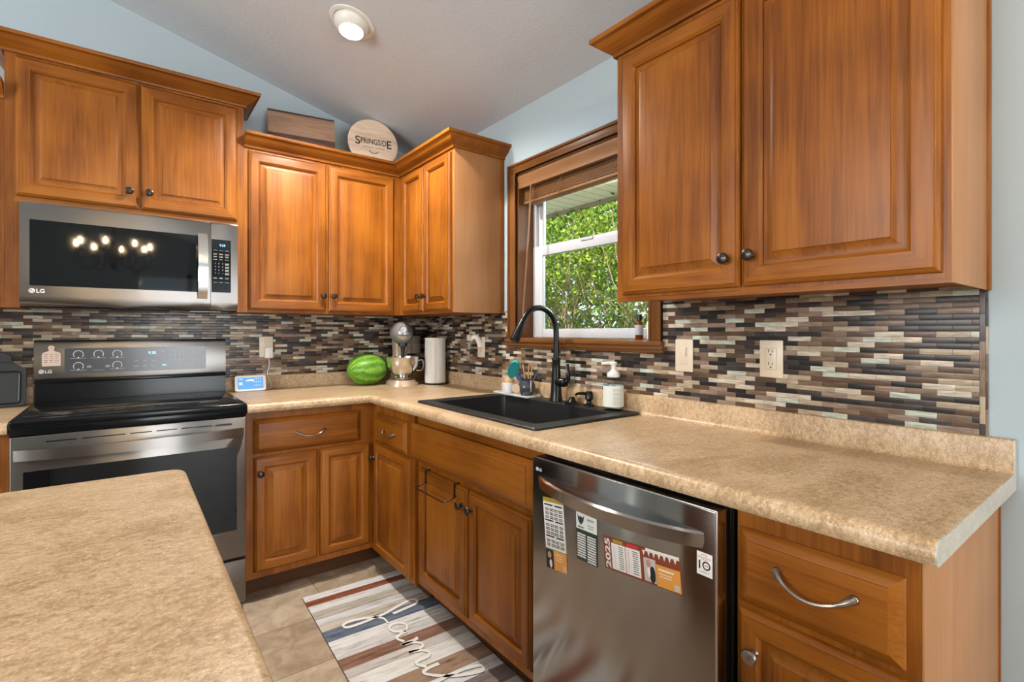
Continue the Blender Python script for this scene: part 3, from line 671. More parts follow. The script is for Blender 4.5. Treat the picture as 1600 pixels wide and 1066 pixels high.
# tall schedule
m_ = dmag('tall sports schedule magnet at the left end of the dishwasher door', .103, .657, -5.5, .086, .2, PAPER)
mb = MB(); mb.prism(rrect(-.043, .043, -.102, .100, .003, 2), 1, -.001, 0, PAPER, smooth=False); mb.box(-.0431, .0431, Q, -.0002, -.102, -.046, GREEN); mb.box(-.043, .043, Q, -.0002, .088, .1001, GOLD); mb.box(-.010, .0431, Q-.0003, -.0002, -.102, -.048, ORNG); mb.box(-.043, -.010, Q-.0003, -.0002, -.102, -.050, INK)
mb.ball((-.028, Q-.0003, -.064), (.008, .0004, .010), SKIN, sub=2); mb.ball((-.024, Q-.0003, -.088), (.006, .0003, .012), PAPER, sub=2); mb.box(.026, .040, Q-.0005, Q, -.097, -.083, QRG)
mb.build('card', m_)
mb = MB()
for r in range(11):
    z = .080-r*.0112
    if r % 4 == 0: mb.box(-.038, -.002, TS, Q, z-.002, z+.002, INK); mb.box(.006, .038, TS, Q, z-.002, z+.002, INK)
    else:
        for x in (-.028, -.008, .010, .030): dashes(mb, x, z, .017, .0028, TS+.0002, INK, 2, .0045)
for z in (-.058, -.066, -.073): dashes(mb, .014, z, .034, .002, TS-.0001, PAPER, 1)
mb.build('lettering', m_)
# two-column schedule
m_ = dmag('small dark green and white two-column schedule magnet under the dishwasher handle', .229, .685, -1.5, .076, .128, PAPER)
mb = MB(); mb.box(-.038, .038, -.001, 0, -.064, .064, DKGR); mb.box(-.038, .038, Q, -.0002, .020, .064, PAPER); mb.build('card', m_)
mb = MB()
for r in range(11):
    z = .0065-r*.0066
    for x0, x1 in ((-.034, -.003), (.003, .034)):
        if r == 10 and x0 < 0: continue
        mb.box(x0, x1, TS, Q, z-.0019, z+.0019, PAPER)
mb.prism([(-.033, .060), (-.027, .052), (-.020, .055), (-.013, .052), (-.007, .060), (-.010, .044), (-.015, .036), (-.020, .032), (-.025, .036), (-.030, .044)], 1, TS, Q, DKGR, smooth=False)
dashes(mb, .016, .051, .026, .006, TS+.0004, TEALI, 1); dashes(mb, .016, .036, .026, .003, TS+.0004, TEALI, 2, .006); dashes(mb, -.020, .026, .026, .004, TS+.0004, DKGR, 1)
mb.build('lettering', m_)
# 2025 schedule
m_ = dmag('wide rust-coloured 2025 schedule magnet in the middle of the dishwasher door', .405, .684, -5.5, .228, .082, PAPER)
mb = MB(); mb.prism(rrect(-.114, .114, -.041, .041, .005, 3), 1, -.001, 0, RUST, smooth=False)
mb.box(-.088, -.044, Q, -.0002, -.036, .028, PAPER); mb.box(-.042, .002, Q, -.0002, -.036, .028, PAPER); mb.box(-.082, -.050, Q, -.0002, .030, .038, GOLD); mb.box(-.038, -.004, Q, -.0002, .030, .038, REDC)
mb.box(.047, .112, Q, -.0002, -.039, .010, ORNG); mb.box(.012, .046, Q, -.0002, -.036, .018, QRG)
mb.box(.020, .112, Q, -.0002, .033, .0405, PAPER)
for k in range(7): mb.prism([(.010+k*.0145, .034), (.014+k*.0145, .022), (.018+k*.0145, .034)], 1, Q, -.0002, PAPER, smooth=False)
mb.ball((.026, Q, .006), (.0075, .0004, .009), SKIN, sub=2); mb.ball((.036, Q, -.018), (.009, .0004, .020), INK, sub=2); mb.ball((.026, Q, -.014), (.005, .0005, .012), PAPER, sub=2)
mb.box(.094, .108, Q-.0003, Q, -.037, -.023, QRG)
mb.build('card', m_)
mb = MB(); text(mb, '2025', -.093, -.037, .016, TS, PAPER, width=.074, bold=.03, rot=-PI/2)
dashes(mb, .075, 0, .045, .004, TS+.0004, PAPER, 1); dashes(mb, .072, -.009, .04, .002, TS+.0004, PAPER, 2, .006)
for r in range(11):
    dashes(mb, -.057, .022-r*.0052, .016, .0018, TS+.0004, INK, 1); dashes(mb, -.078, .022-r*.0052, .008, .0012, TS+.0004, PRINT, 1)
    dashes(mb, -.012, .022-r*.0052, .018, .0018, TS+.0004, INK, 1); dashes(mb, -.034, .022-r*.0052, .008, .0012, TS+.0004, REDC, 1)
mb.build('lettering', m_)
# warranty sticker
m_ = dmag('small white warranty sticker reading 10 beside the dishwasher door edge', .575, .743, 0, .036, .049, PAPER, name='sticker'); m_['category'] = 'sticker'
MB().box(-.018, .018, -.0006, 0, -.0245, .0245, PAPER).build('card', m_)
mb = MB(); text(mb, 'Direct Drive', 0, .0125, .0038, -.0008, INK, width=.030, center=True); dashes(mb, 0, .020, .016, .0014, -.0006, REDC, 1); dashes(mb, 0, .0095, .018, .0012, -.0006, REDC, 1)
text(mb, '1', -.0135, -.011, .0175, -.0008, INK, bold=.03)
vs = []; fs = []
for i in range(28):
    a = 2*PI*i/28
    for rr in (.0095, .0063): vs.append((.0045+rr*math.cos(a), -.0008, -.0022+rr*math.sin(a)))
for i in range(28): j = (i+1) % 28; fs.append([2*i, 2*j, 2*j+1, 2*i+1])
mb.add(vs, fs, INK, False); dashes(mb, .0045, -.0022, .008, .0016, -.0006, INK, 1); text(mb, 'WARRANTY', 0, -.0185, .0024, -.0008, INK, width=.024, center=True)
mb.build('lettering', m_)

# over-door towel bar on the sink base door
tb_ = thing('towel_bar', 'thin dark wire towel bar hooked over the left sink cabinet door', 'towel bar', (0, 0, 0), -PI/2)
y0 = -.608; xa, xb = 1.185, 1.425
mb = MB()
for x in (xa, xb): mb.tube([(x, y0+.0225, .610), (x, y0+.0225, .6415), (x, y0-.003, .6415), (x, y0-.003, .590), (x, y0-.006, .585)], .0022, BRONZE, 6, flat=2.6)
mb.build('hook', tb_)
MB().tube(bez([(xa, y0-.005, .588), (xa-.002, y0-.030, .581), (xa+.004, y0-.050, .578), (xa+.02, y0-.054, .578), (xb-.02, y0-.054, .578), (xb-.004, y0-.050, .578), (xb+.002, y0-.030, .581), (xb, y0-.005, .588)], 5), .0028, BRONZE, 8).build('rail', tb_)

# ------------------------------------------------------------------ sink and faucet
sk = thing('sink', 'black composite drop-in sink set into the tan counter', 'sink', (0, 0, 0))
SX0, SX1, S0, S1 = -.575, -.032, -1.872, -1.030                        # outer rim
BX0, BX1, B0, B1 = -.512, -.115, -1.805, -1.085                        # bowl
zt, zb_ = .9245, .715
def loop4(x0, x1, y0, y1, z, r): return [(p[0], p[1], z) for p in rrect(x0, x1, y0, y1, r, 5)]
L = [loop4(SX0, SX1, S0, S1, .9150, .012), loop4(SX0, SX1, S0, S1, .921, .012), loop4(SX0+.004, SX1-.004, S0+.004, S1-.004, zt, .010),
     loop4(BX0-.010, BX1+.010, B0-.010, B1+.010, zt, .022), loop4(BX0-.006, BX1+.006, B0-.006, B1+.006, zt-.0035, .022), loop4(BX0, BX1, B0, B1, zt-.006, .020), loop4(BX0+.008, BX1-.008, B0+.008, B1-.008, zb_+.03, .03), loop4(BX0+.03, BX1-.03, B0+.03, B1-.03, zb_, .05)]
k = len(L[0]); vs = [p for l in L for p in l]; fs = [[i*k+j, i*k+(j+1) % k, (i+1)*k+(j+1) % k, (i+1)*k+j] for i in range(len(L)-1) for j in range(k)]; fs.append([(len(L)-1)*k+j for j in range(k)])
MB().add(vs, fs, SINKM).build('basin', sk)
MB().lathe([(.0001, .002), (.018, .002), (.02, .004), (.042, .004), (.044, .001), (.044, 0)], MBLACK, 28, Matrix.Translation((-.31, -1.44, zb_)), caps=False).build('drain', sk)
fc = thing('faucet', 'matte black gooseneck pull-down kitchen faucet behind the sink', 'faucet', (-.074, -1.430, zt))
MB().lathe([(.0001, 0), (.031, 0), (.031, .005), (.029, .010), (.0285, .016), (.027, .022), (.025, .05), (.0225, .09), (.0195, .150), (.019, .182), (.0205, .186), (.0205, .192), (.018, .196), (.0001, .196)], MBLACK, 28, caps=False).build('body', fc)
pts = [(0, 0, .19), (0, 0, .25), (0, 0, .31)]
for i in range(1, 15):
    a = PI*i/14*.86; pts.append((-.105+.105*math.cos(a), .0-.004*i/14, .315+.108*math.sin(a)))
e = Vector(pts[-1]); d = (Vector(pts[-1])-Vector(pts[-2])).normalized()
MB().tube(pts, .0128, MBLACK, 16).build('spout', fc)
mb = MB(); mb.tube([e-d*.004, e+d*.004, e+d*.03, e+d*.078, e+d*.094, e+d*.096], [.0135, .0150, .0165, .0215, .0222, .0195], MBLACK, 18); q = e+d*.045+Vector((.014, 0, .010)); mb.ball(tuple(q), (.006, .006, .014), MBLACK, sub=2); mb.build('spray_head', fc)
h_ = MB(); h_.tube([(0, -.010, .088), (.002, -.055, .088), (.002, -.062, .088)], [.021, .021, .017], MBLACK, 18)
h_.tube(bez([(.002, -.056, .086), (.004, -.072, .100), (.004, -.076, .13), (.003, -.070, .172)], 5), [.011]*5+[.0085]*6+[.0065]*4+[.006], MBLACK, 12, flat=1.35); h_.build('handle', fc)
sd = thing('soap_dispenser', 'black built-in soap dispenser with a sideways spout right of the faucet', 'soap dispenser', (-.066, -1.628, zt))
MB().lathe([(.0001, 0), (.024, 0), (.024, .004), (.020, .007), (.011, .012), (.010, .022), (.0135, .026), (.019, .030), (.0175, .036), (.0160, .056), (.0125, .062), (.0001, .063)], MBLACK, 24, caps=False).build('pump', sd)
MB().tube([(0, .006, .050), (-.002, .035, .050), (-.004, .066, .046), (-.004, .076, .040)], [.0085, .0066, .0056, .005], MBLACK, 12).build('spout', sd)
hc = MB().lathe([(.0001, 0), (.034, 0), (.034, .003), (.028, .006), (.018, .014), (.012, .026), (.009, .030), (.0001, .031)], MBLACK, 26, caps=False).build('sink_hole_cover', loc=(-.078, -1.537, zt))
tag(hc, 'low black conical sink hole cover between faucet and soap dispenser', 'sink cover')

# ------------------------------------------------------------------ things by the sink
tr = MB(); tr.prism([(p[0], p[1]) for p in rrect(-.130, -.036, -1.285, -1.010, .012, 4)], 2, zt+.0005, zt+.006, CERAM)
tr.tube([(p[0], p[1], zt+.007) for p in rrect(-.130, -.036, -1.285, -1.010, .012, 4)+[rrect(-.130, -.036, -1.285, -1.010, .012, 4)[0]]], .003, CERAM, 8)
tag(tr.build('tray'), 'white ceramic tray on the back rim of the black sink', 'tray')
TZ = zt+.0063
hd = MB().lathe([(.0001, 0), (.033, 0), (.0355, .003), (.0355, .050), (.034, .0525), (.031, .0525), (.030, .012), (.0001, .012)], newmat('grey glazed pot', (.50, .51, .52), .3), 32, caps=False).build('brush_holder', loc=(-.084, -1.088, TZ))
tag(hd, 'pale grey round ceramic holder on the sink tray', 'holder')
br = thing('dish_brush', 'wooden dish brush standing head up in the pale grey holder', 'brush', (-.084, -1.088, TZ+.012))
LW = newmat('pale beech', (.48, .29, .15), .5)
MB().lathe([(.0001, .030), (.020, .031), (.027, .040), (.026, .052), (.018, .062), (.010, .067), (.0001, .068)], LW, 24, caps=False).build('head', br)
MB().lathe([(.0001, 0), (.021, 0), (.023, .029), (.0001, .0305)], newmat('brush bristles', (.4, .33, .22), .9), 20, caps=False).build('bristles', br)
pt = thing('jar', 'dark grey stoneware jar with a round wooden tag on the sink tray', 'jar', (-.080, -1.225, TZ))
STONEW = newmat('dark glazed stoneware', (.045, .05, .058), .22)
MB().lathe([(.0001, 0), (.027, 0), (.030, .004), (.040, .022), (.043, .038), (.040, .054), (.032, .066), (.029, .072), (.033, .080), (.0335, .083), (.029, .083), (.027, .072), (.034, .050), (.030, .010), (.0001, .009)], STONEW, 32, caps=False).build('pot', pt)
mb = MB()
for s_ in (-1, 1): mb.tube(bez([(0, s_*.031, .074), (-.012, s_*.046, .060), (-.016, s_*.050, .040), (-.010, s_*.044, .022)], 6), .0032, newmat('pale glaze', (.35, .36, .37), .25), 8)
mb.build('handle', pt)
M = Matrix.Translation((-.047, .024, .034)) @ Matrix.Rotation(math.radians(-62), 4, 'Z') @ Matrix.Rotation(PI/2, 4, 'X')
MB().lathe([(.0001, 0), (.0215, 0), (.0225, .001), (.0225, .004), (.0215, .005), (.0001, .005)], newmat('pale wood tag', (.5, .38, .25), .6), 24, M, caps=False).build('tag', pt)
for k, (dx, dy, tx, ty, hh, lbl) in enumerate(((.004, .006, .004, .035, .150, 'leftmost bamboo skewer standing in the dark jar'), (.006, -.002, .010, -.004, .152, 'middle bamboo skewer standing upright in the dark jar'), (.0, -.010, .004, -.040, .150, 'bamboo skewer leaning right in the dark jar'))):
    tag(MB().tube([(dx, dy, .012), (tx, ty, hh)], .0028, LW, 8).build('skewer', loc=(-.080, -1.225, TZ)), lbl, 'skewer', 'skewers in the jar')
tag(MB().tube([(-.004, -.014, .014), (.004, -.105, .165)], .0018, newmat('thin steel rod', (.55, .53, .5), .3, .8), 8).build('metal_rod', loc=(-.080, -1.225, TZ)), 'thin grey rod leaning far right out of the dark jar', 'rod')
TEAL = newmat('teal sponge', (.02, .50, .48), .85); n = NT(TEAL); n.bump(n.noise(n.coords(), 420, 3), .6, .004)
TEALD = newmat('dark teal scouring face', (.01, .22, .22), .95); n = NT(TEALD); n.bump(n.noise(n.coords(), 300, 3), .8, .005)
sb = thing('scrub_brush', 'teal sponge dish wand with a blue handle leaning out of the dark jar', 'brush', (-.080, -1.225, TZ))
Mx = Matrix.Translation((-.030, .068, .122)) @ Matrix.Rotation(math.radians(28), 4, 'X') @ Matrix.Rotation(math.radians(-50), 4, 'Z')
mb = MB(); o8 = [(.027*math.cos(a)*(1 if True else 1), .046*math.sin(a)) for a in [2*PI*i/28 for i in range(28)]]
mb.prism(o8, 1, -.004, .016, TEAL, Mx); mb.prism([(p[0]*.97, p[1]*.97) for p in o8], 1, -.010, -.004, TEALD, Mx); mb.build('sponge', sb)
MB().tube([(.0, .010, .016), (-.006, .022, .060), (-.018, .048, .092)], [.006, .008, .013], newmat('blue handle', (.01, .06, .22), .25), 12).build('handle', sb)
bt = thing('soap_bottle', 'clear foaming hand soap bottle with a white label and pump', 'bottle', (-.070, -1.766, zt))
MB().lathe([(.0001, 0), (.037, 0), (.0405, .004), (.041, .010), (.041, .100), (.039, .112), (.031, .124), (.024, .130), (.022, .134), (.0001, .134)], CLEARP, 36, caps=False).build('bottle', bt)
LABEL = newmat('soap label', (.69, .70, .65), .6)
MB().lathe([(.0413, .016), (.0413, .100)], LABEL, 40, caps=False).build('label', bt)
mb = MB(); GR = newmat('label print', (.2, .22, .2), .6)
for r in range(13):
    z = .088-r*.0052; a0 = -2.45; a1 = -1.45-.2*R.random()
    mb.tube([(.0416*math.cos(a0+(a1-a0)*i/8), .0416*math.sin(a0+(a1-a0)*i/8), z) for i in range(9)], .0005, GR, 4)
mb.build('lettering', bt)
mb = MB(); mb.lathe([(.0001, .133), (.024, .133), (.0255, .136), (.0255, .146), (.022, .152), (.015, .160), (.010, .164), (.009, .182), (.014, .184), (.015, .192), (.012, .195), (.0001, .196)], WHITE, 28, caps=False)
mb.tube([(0, 0, .189), (-.020, .016, .1895), (-.037, .030, .187)], [.0075, .006, .005], WHITE, 12); mb.build('pump', bt)
# sill bottles
sb = thing('glass_bottle', 'small amber glass bottle with a black cap on the window sill', 'bottle', (.028, -1.818, 1.2102))
MB().lathe([(.0001, 0), (.0155, 0), (.0165, .002), (.0165, .062), (.0145, .070), (.009, .075), (.0085, .080), (.0001, .080)], newmat('amber glass', (.23, .035, .006), .08, Transmission_Weight=.55), 24, caps=False).build('bottle', sb)
MB().lathe([(.0168, .018), (.0168, .058)], newmat('grey label', (.42, .43, .46), .6), 24, caps=False).build('label', sb)
MB().lathe([(.0001, .076), (.0115, .076), (.0115, .098), (.010, .100), (.0001, .100)], newmat('black cap', (.01, .013, .016), .4), 20, caps=False).build('cap', sb)
wb = thing('bottle', 'small white bottle tucked behind the amber bottle on the window sill', 'bottle', (.050, -1.856, 1.2102))
MB().lathe([(.0001, 0), (.0145, 0), (.015, .002), (.015, .068), (.011, .074), (.0001, .075)], WHITE, 20, caps=False).build('bottle', wb)
MB().lathe([(.0001, .074), (.008, .074), (.008, .088), (.0001, .089)], WHITE, 16, caps=False).build('cap', wb)

# ------------------------------------------------------------------ wall plates
def plate(label, cx, cz, wall, kind, name='outlet', cat='outlet', grp=None, w_=.072, h_=.118):
    loc = (cx, -.0087, cz) if wall == 'b' else (-.0087, cx, cz)
    o = thing(name, label, cat, loc, 0 if wall == 'b' else -PI/2, grp)
    MB().box(-w_/2, w_/2, -.006, 0, -h_/2, h_/2, IVORY, .0025, 2).build('cover_plate', o)
    mb = MB(); DK = newmat('slot dark', (.05, .035, .025), .6) if 'slot dark' not in bpy.data.materials else bpy.data.materials['slot dark']
    if kind == 'duplex':
        for z in (-.0195, .0195):
            mb.prism(rrect(-.0165, .0165, z-.0145, z+.0145, .009, 4), 1, -.0075, -.005, IVORY)
            for x, hh in ((-.0062, .009), (.0062, .007)): mb.box(x-.0012, x+.0012, -.0078, -.0074, z+.001, z+.001+hh, DK)
            mb.ball((0, -.0075, z-.0065), (.0026, .0004, .0026), DK, sub=2)
        mb.build('receptacle', o)
    elif kind == 'gfci':
        mb.box(-.0335/2, .0335/2, -.0075, -.005, -.0335, .0335, IVORY, .001)
        for z in (-.020, .020):
            for x, hh in ((-.0062, .009), (.0062, .007)): mb.box(x-.0012, x+.0012, -.0078, -.0074, z+.001, z+.001+hh, DK)
            mb.ball((0, -.0075, z-.0065), (.003, .0004, .003), DK, sub=2)
        for x0, x1, z0, z1 in ((-.0172, .0172, .0335, .0340), (-.0172, .0172, -.0340, -.0335), (-.0172, -.0167, -.034, .034), (.0167, .0172, -.034, .034)): mb.box(x0, x1, -.0064, -.0055, z0, z1, DK)
        mb.build('receptacle', o); mb = MB(); mb.box(-.006, .006, -.0085, -.0075, -.0045, -.0005, IVORY, .0004); mb.box(-.006, .006, -.0085, -.0075, .0005, .0045, IVORY, .0004); mb.build('test_buttons', o)
    elif kind == 'rocker':
        mb.box(-.0335/2, .0335/2, -.0072, -.005, -.0335, .0335, IVORY, .001); mb.build('rocker', o)
        mb = MB(); mb.box(-.012, .006, -.0085, -.007, -.028, .030, IVORY, .0006); mb.build('paddle', o)
        MB().box(.0095, .0125, -.0095, -.007, -.002, .030, newmat('dimmer slot', (.5, .38, .2), .5), .0006).build('dimmer_slider', o)
    elif kind == 'square':
        for x0, x1 in ((-.056, -.002), (.002, .056)):
            for z0, z1 in ((-.056, -.002), (.002, .056)): mb.box(x0, x1, -.0085, -.0055, z0, z1, newmat('grey panel', (.33, .32, .31), .5) if 'grey panel' not in bpy.data.materials else bpy.data.materials['grey panel'], .001)
        mb.ball((0, -.009, 0), (.003, .001, .003), DK, sub=2); mb.build('panes', o)
    mb = MB()
    for z in ((-h_/2+.011, h_/2-.011) if kind != 'duplex' else (0,)): mb.ball((0, -.006, z), (.0028, .0008, .0028), IVORY, sub=2)
    mb.build('screw', o); return o
plate('ivory duplex outlet on the tile right of the range, holding the charger plug', -1.007, 1.155, 'b', 'duplex')
plate('ivory duplex outlet on the tile half behind the stand mixer', -.195, 1.153, 'b', 'duplex')
plate('grey square cover of four panes on the tile behind the stand mixer', -.092, 1.153, 'b', 'square', 'wall_plate', 'wall plate', None, .118, .118)
plate('ivory duplex outlet left of the window, holding the night light', -.728, 1.153, 'r', 'duplex')
plate('ivory dimmer switch plate on the tile just right of the window', -2.052, 1.154, 'r', 'rocker', 'light_switch', 'switch')
plate('ivory square-faced outlet at the right end of the tile', -2.365, 1.155, 'r', 'gfci')
ch = thing('charger', 'white plug-in charger hanging low in the outlet beside the range', 'charger', (-.998, -.0165, 1.113))
MB().box(-.021, .021, -.030, 0, -.022, .040, WHITE, .004).build('plug', ch)
MB().tube(bez([(0, -.018, -.020), (.003, -.018, -.06), (-.006, -.016, -.10), (-.004, -.016, -.125), (.006, -.018, -.155), (.012, -.020, -.185), (-.008, -.024, -.1945), (-.050, -.028, -.1945)], 8), .0018, WHITE, 8).build('cable', ch)
nl = thing('night_light', 'white plug-in night light with a spiral bulb left of the window', 'night light', (-.0165, -.728, 1.175), -PI/2)
mb = MB(); mb.tube(bez([(0, -.002, -.02), (0, -.012, .01), (-.002, -.028, .034), (-.016, -.045, .034), (-.024, -.055, .018)], 5), [.016]*10+[.014]*6+[.013]*5, WHITE, 14); mb.build('arm', nl)
SPI = newmat('frosted spiral glass', (.62, .58, .52), .25)
mb = MB(); mb.tube([(-.024+.0115*math.cos(t), -.062+.0115*math.sin(t), .012+.034*t/(8*PI)) for t in [8*PI*i/90 for i in range(91)]], .0042, SPI, 8); mb.build('spiral_bulb', nl)
MB().lathe([(.0001, -.036), (.009, -.036), (.0105, -.030), (.0105, -.008), (.0145, -.004), (.0145, .006), (.0001, .008)], newmat('clear base', (.25, .27, .2), .15), 18, Matrix.Translation((-.024, -.062, .0)), caps=False).build('bulb_base', nl)

# ------------------------------------------------------------------ things on the back counter
Z0 = .9146
sdp = thing('smart_display', 'white smart display with a blue weather screen on the counter beside the range', 'smart display', (-1.100, -.085, Z0), math.radians(-2))
Mt = Matrix.Rotation(math.radians(-14), 4, 'X')
MB().prism(rrect(-.076, .076, .001, .086, .011, 4), 1, -.014, 0, WHITE, Mt).build('case', sdp)
mb = MB(); mb.prism([(-.004, .0), (.050, .0), (.050, .016), (.006, .062)], 0, -.058, .058, WHITE); mb.build('foot', sdp)
SCR = newmat('blue screen', (.05, .2, .5), .2, Emission_Color=(.10, .27, .60, 1), Emission_Strength=.75)
MB().prism(rrect(-.063, .063, .011, .074, .002, 2), 1, -.0150, -.0135, SCR, Mt, smooth=False).build('screen', sdp)
WGL = newmat('screen white', (.5, .6, .7), .4, Emission_Color=(.6, .75, .9, 1), Emission_Strength=.6)
mb = MB(); mb2 = MB()
vs0 = len(mb.v)
for x in (-.054, -.046): mb.box(x, x+.006, -.0153, -.0150, .064, .068, WGL, M=Mt)
for x in (.018, .028, .038, .048): mb.box(x, x+.005, -.0153, -.0150, .064, .067, WGL, M=Mt); mb.box(x, x+.003, -.0153, -.0150, .046, .052, WGL, M=Mt); mb.box(x, x+.003, -.0153, -.0150, .028, .033, WGL, M=Mt)
for x, z, a in ((-.012, .058, .011), (.002, .060, .013), (.010, .057, .009)): mb.ball((x, -.0150, z), (a, .0004, .0045), WGL, Mt, 2)
for x in (-.056, -.050, -.044): mb.box(x, x+.004, -.0153, -.0150, .034, .050, WGL, M=Mt)
mb.build('screen_icons', sdp)
# watermelon
RIND = newmat('watermelon rind', rough=.42, spec=.35); n = NT(RIND)
c = n.new('ShaderNodeTexCoord'); sp = n.new('ShaderNodeSeparateXYZ'); n.link(c.outputs['Object'], sp.inputs[0])
ang = n.math('ARCTAN2', sp.outputs[2], sp.outputs[1]); ns = n.noise(n.coords((14, 30, 30)), 1.0, 4, .65, .6)
wv = n.math('SINE', n.math('ADD', n.math('MULTIPLY', ang, 11.0), n.math('MULTIPLY', ns, 9.0)))
st = n.math('ADD', n.math('MULTIPLY', wv, .2), n.math('MULTIPLY', n.noise(n.coords(), 60, 5, .75), .85))
n.link(n.ramp(st, [(.12, (.055, .17, .012)), (.34, (.10, .27, .022)), (.58, (.17, .37, .035)), (.8, (.33, .52, .11))]), n.b.inputs['Base Color'])
wmz = Z0+.0955
wm = thing('watermelon', 'whole green watermelon lying on the counter against the backsplash', 'watermelon', (-.462, -.142, wmz), math.radians(8))
bm = bmesh.new(); bmesh.ops.create_uvsphere(bm, u_segments=48, v_segments=32, radius=1)
for v in bm.verts:
    p = v.co; p *= 1+.012*noise.noise(p*2.2); v.co = Vector((p.x*.124, p.y*.104, p.z*.0955))
MB().bm(bm, RIND).build('rind', wm)
MB().ball((-.112, -.024, .034), (.006, .006, .005), newmat('melon scar', (.32, .30, .08), .7), sub=2).build('stem_scar', wm)
# stand mixer
mx = thing('stand_mixer', 'silver stand mixer with a polished bowl in the corner of the counter', 'mixer', (-.268, -.212, Z0), math.radians(-19))
SILV = newmat('metallic silver paint', (.42, .41, .40), .3, .55); CHAMP = newmat('champagne mixer paint', (.50, .39, .28), .3, .35)
mb = MB(); pts = []
for i in range(40):
    a = 2*PI*i/40; pts.append((.096*math.copysign(abs(math.cos(a))**.75, math.cos(a)), -.035+.150*math.copysign(abs(math.sin(a))**.75, math.sin(a))))
bm = bmesh.new(); f = bm.faces.new([bm.verts.new((p[0], p[1], 0)) for p in pts]); r = bmesh.ops.extrude_face_region(bm, geom=[f])
for v in r['geom']:
    if isinstance(v, bmesh.types.BMVert): v.co.z = .034; v.co.x *= .96; v.co.y = -.035+(v.co.y+.035)*.96
bmesh.ops.recalc_face_normals(bm, faces=bm.faces[:]); bmesh.ops.bevel(bm, geom=[e for e in bm.edges if e.verts[0].co.z > .03 and e.verts[1].co.z > .03], offset=.014, segments=4, affect='EDGES'); mb.bm(bm, CHAMP)
mb.tube([(0, .070, .03), (0, .072, .12), (0, .070, .20), (0, .060, .27)], [.060, .050, .046, .052], CHAMP, 20, flat=.8)
mb.build('base', mx)
mb = MB(); bm = bmesh.new(); bmesh.ops.create_uvsphere(bm, u_segments=32, v_segments=24, radius=1)
for v in bm.verts:
    p = v.co.copy(); t = p.y; w_ = .070*(1+.10*t); hgt = .072*(1-.06*t)
    v.co = Vector((p.x*w_, .0+p.y*.155-.020, .318+p.z*hgt))
    if v.co.y < -.150: v.co.y = -.150-(-.150-v.co.y)*.45
mb.bm(bm, SILV); mb.build('head', mx)
mb = MB(); M = Matrix.Translation((-.006, -.160, .338)) @ Matrix.Rotation(PI/2, 4, 'X')
mb.lathe([(.0001, -.01), (.022, -.01), (.022, .004), (.019, .008), (.0001, .008)], CHROME, 24, M, caps=False); M2 = Matrix.Translation((.034, -.154, .338)) @ Matrix.Rotation(PI/2, 4, 'X')
mb.lathe([(.0001, -.01), (.012, -.01), (.013, .012), (.010, .016), (.0001, .016)], BLACK, 18, M2, caps=False); mb.build('attachment_hub', mx)
mb = MB(); text(mb, 'KitchenAid', -.004, .300, .011, -.161, INK, width=.062, center=True, bold=.02); mb.build('lettering', mx)
MB().lathe([(.0001, .262), (.026, .262), (.026, .238), (.014, .234), (.011, .20), (.010, .172), (.0001, .172)][::-1], newmat('dark steel', (.04, .04, .042), .3, .7), 20, Matrix.Translation((0, -.085, 0)), caps=False).build('beater_shaft', mx)
bp_ = [(.0001, .040), (.050, .040), (.052, .046), (.034, .050), (.046, .060), (.074, .085), (.090, .112), (.096, .140), (.0975, .168), (.0995, .171), (.0995, .173), (.0955, .173), (.093, .140), (.086, .112), (.070, .087), (.042, .064), (.0001, .060)]
MB().lathe(bp_, CHROME, 44, Matrix.Translation((0, -.085, 0)), caps=False).build('bowl', mx)
mb = MB(); mb.tube(bez([(.094, -.085, .150), (.118, -.082, .150), (.126, -.08, .118), (.112, -.08, .088), (.082, -.085, .090)], 5), .0055, CHROME, 10, flat=1.6); mb.build('bowl_handle', mx)
# paper towels
IRON = newmat('black iron', (.012, .012, .012), .45, .4)
ph = thing('paper_towel_holder', 'black iron upright paper towel holder in front of the mixer', 'paper towel holder', (-.098, -.340, Z0))
mb = MB(); mb.lathe([(.0001, 0), (.080, 0), (.082, .003), (.080, .0065), (.0001, .0085)], IRON, 36, caps=False); mb.tube([(0, 0, .006), (0, 0, .300)], .0055, IRON, 10); mb.ball((0, 0, .304), .009, IRON, sub=2); mb.build('stand', ph)
mb = MB(); ax, ay = .063, -.046; mb.tube([(ax, ay, .004), (ax, ay, .150)], .0035, IRON, 8); mb.ball((ax, ay, .158), .0095, IRON, sub=2); mb.ball((ax*1.0, ay*1.0, .008), (.012, .012, .006), IRON, sub=2); mb.build('tension_arm', ph)
TOW = newmat('paper towel', (.66, .64, .62), .9, spec=.1); n = NT(TOW); n.bump(n.noise(n.coords(), 140, 2), .25, .003)
pr = MB(); seg = 48; prof = [(.020, .0), (.063, .0), (.0645, .002), (.0645, .278), (.063, .280), (.020, .280), (.020, .0)]
pr.lathe(prof, TOW, seg, caps=False)
a0 = 3.3; fl = [(.0655*math.cos(a0+.9*i/10)*(1+.03*i/10), .0655*math.sin(a0+.9*i/10)*(1+.03*i/10)) for i in range(11)]
pr.prism(fl+[(p[0]*1.012, p[1]*1.012) for p in fl[::-1]], 2, .001, .279, TOW)
o = pr.build('paper_towel_roll', loc=(-.098, -.340, Z0+.0088)); tag(o, 'white paper towel roll standing on the black iron holder', 'paper towels')
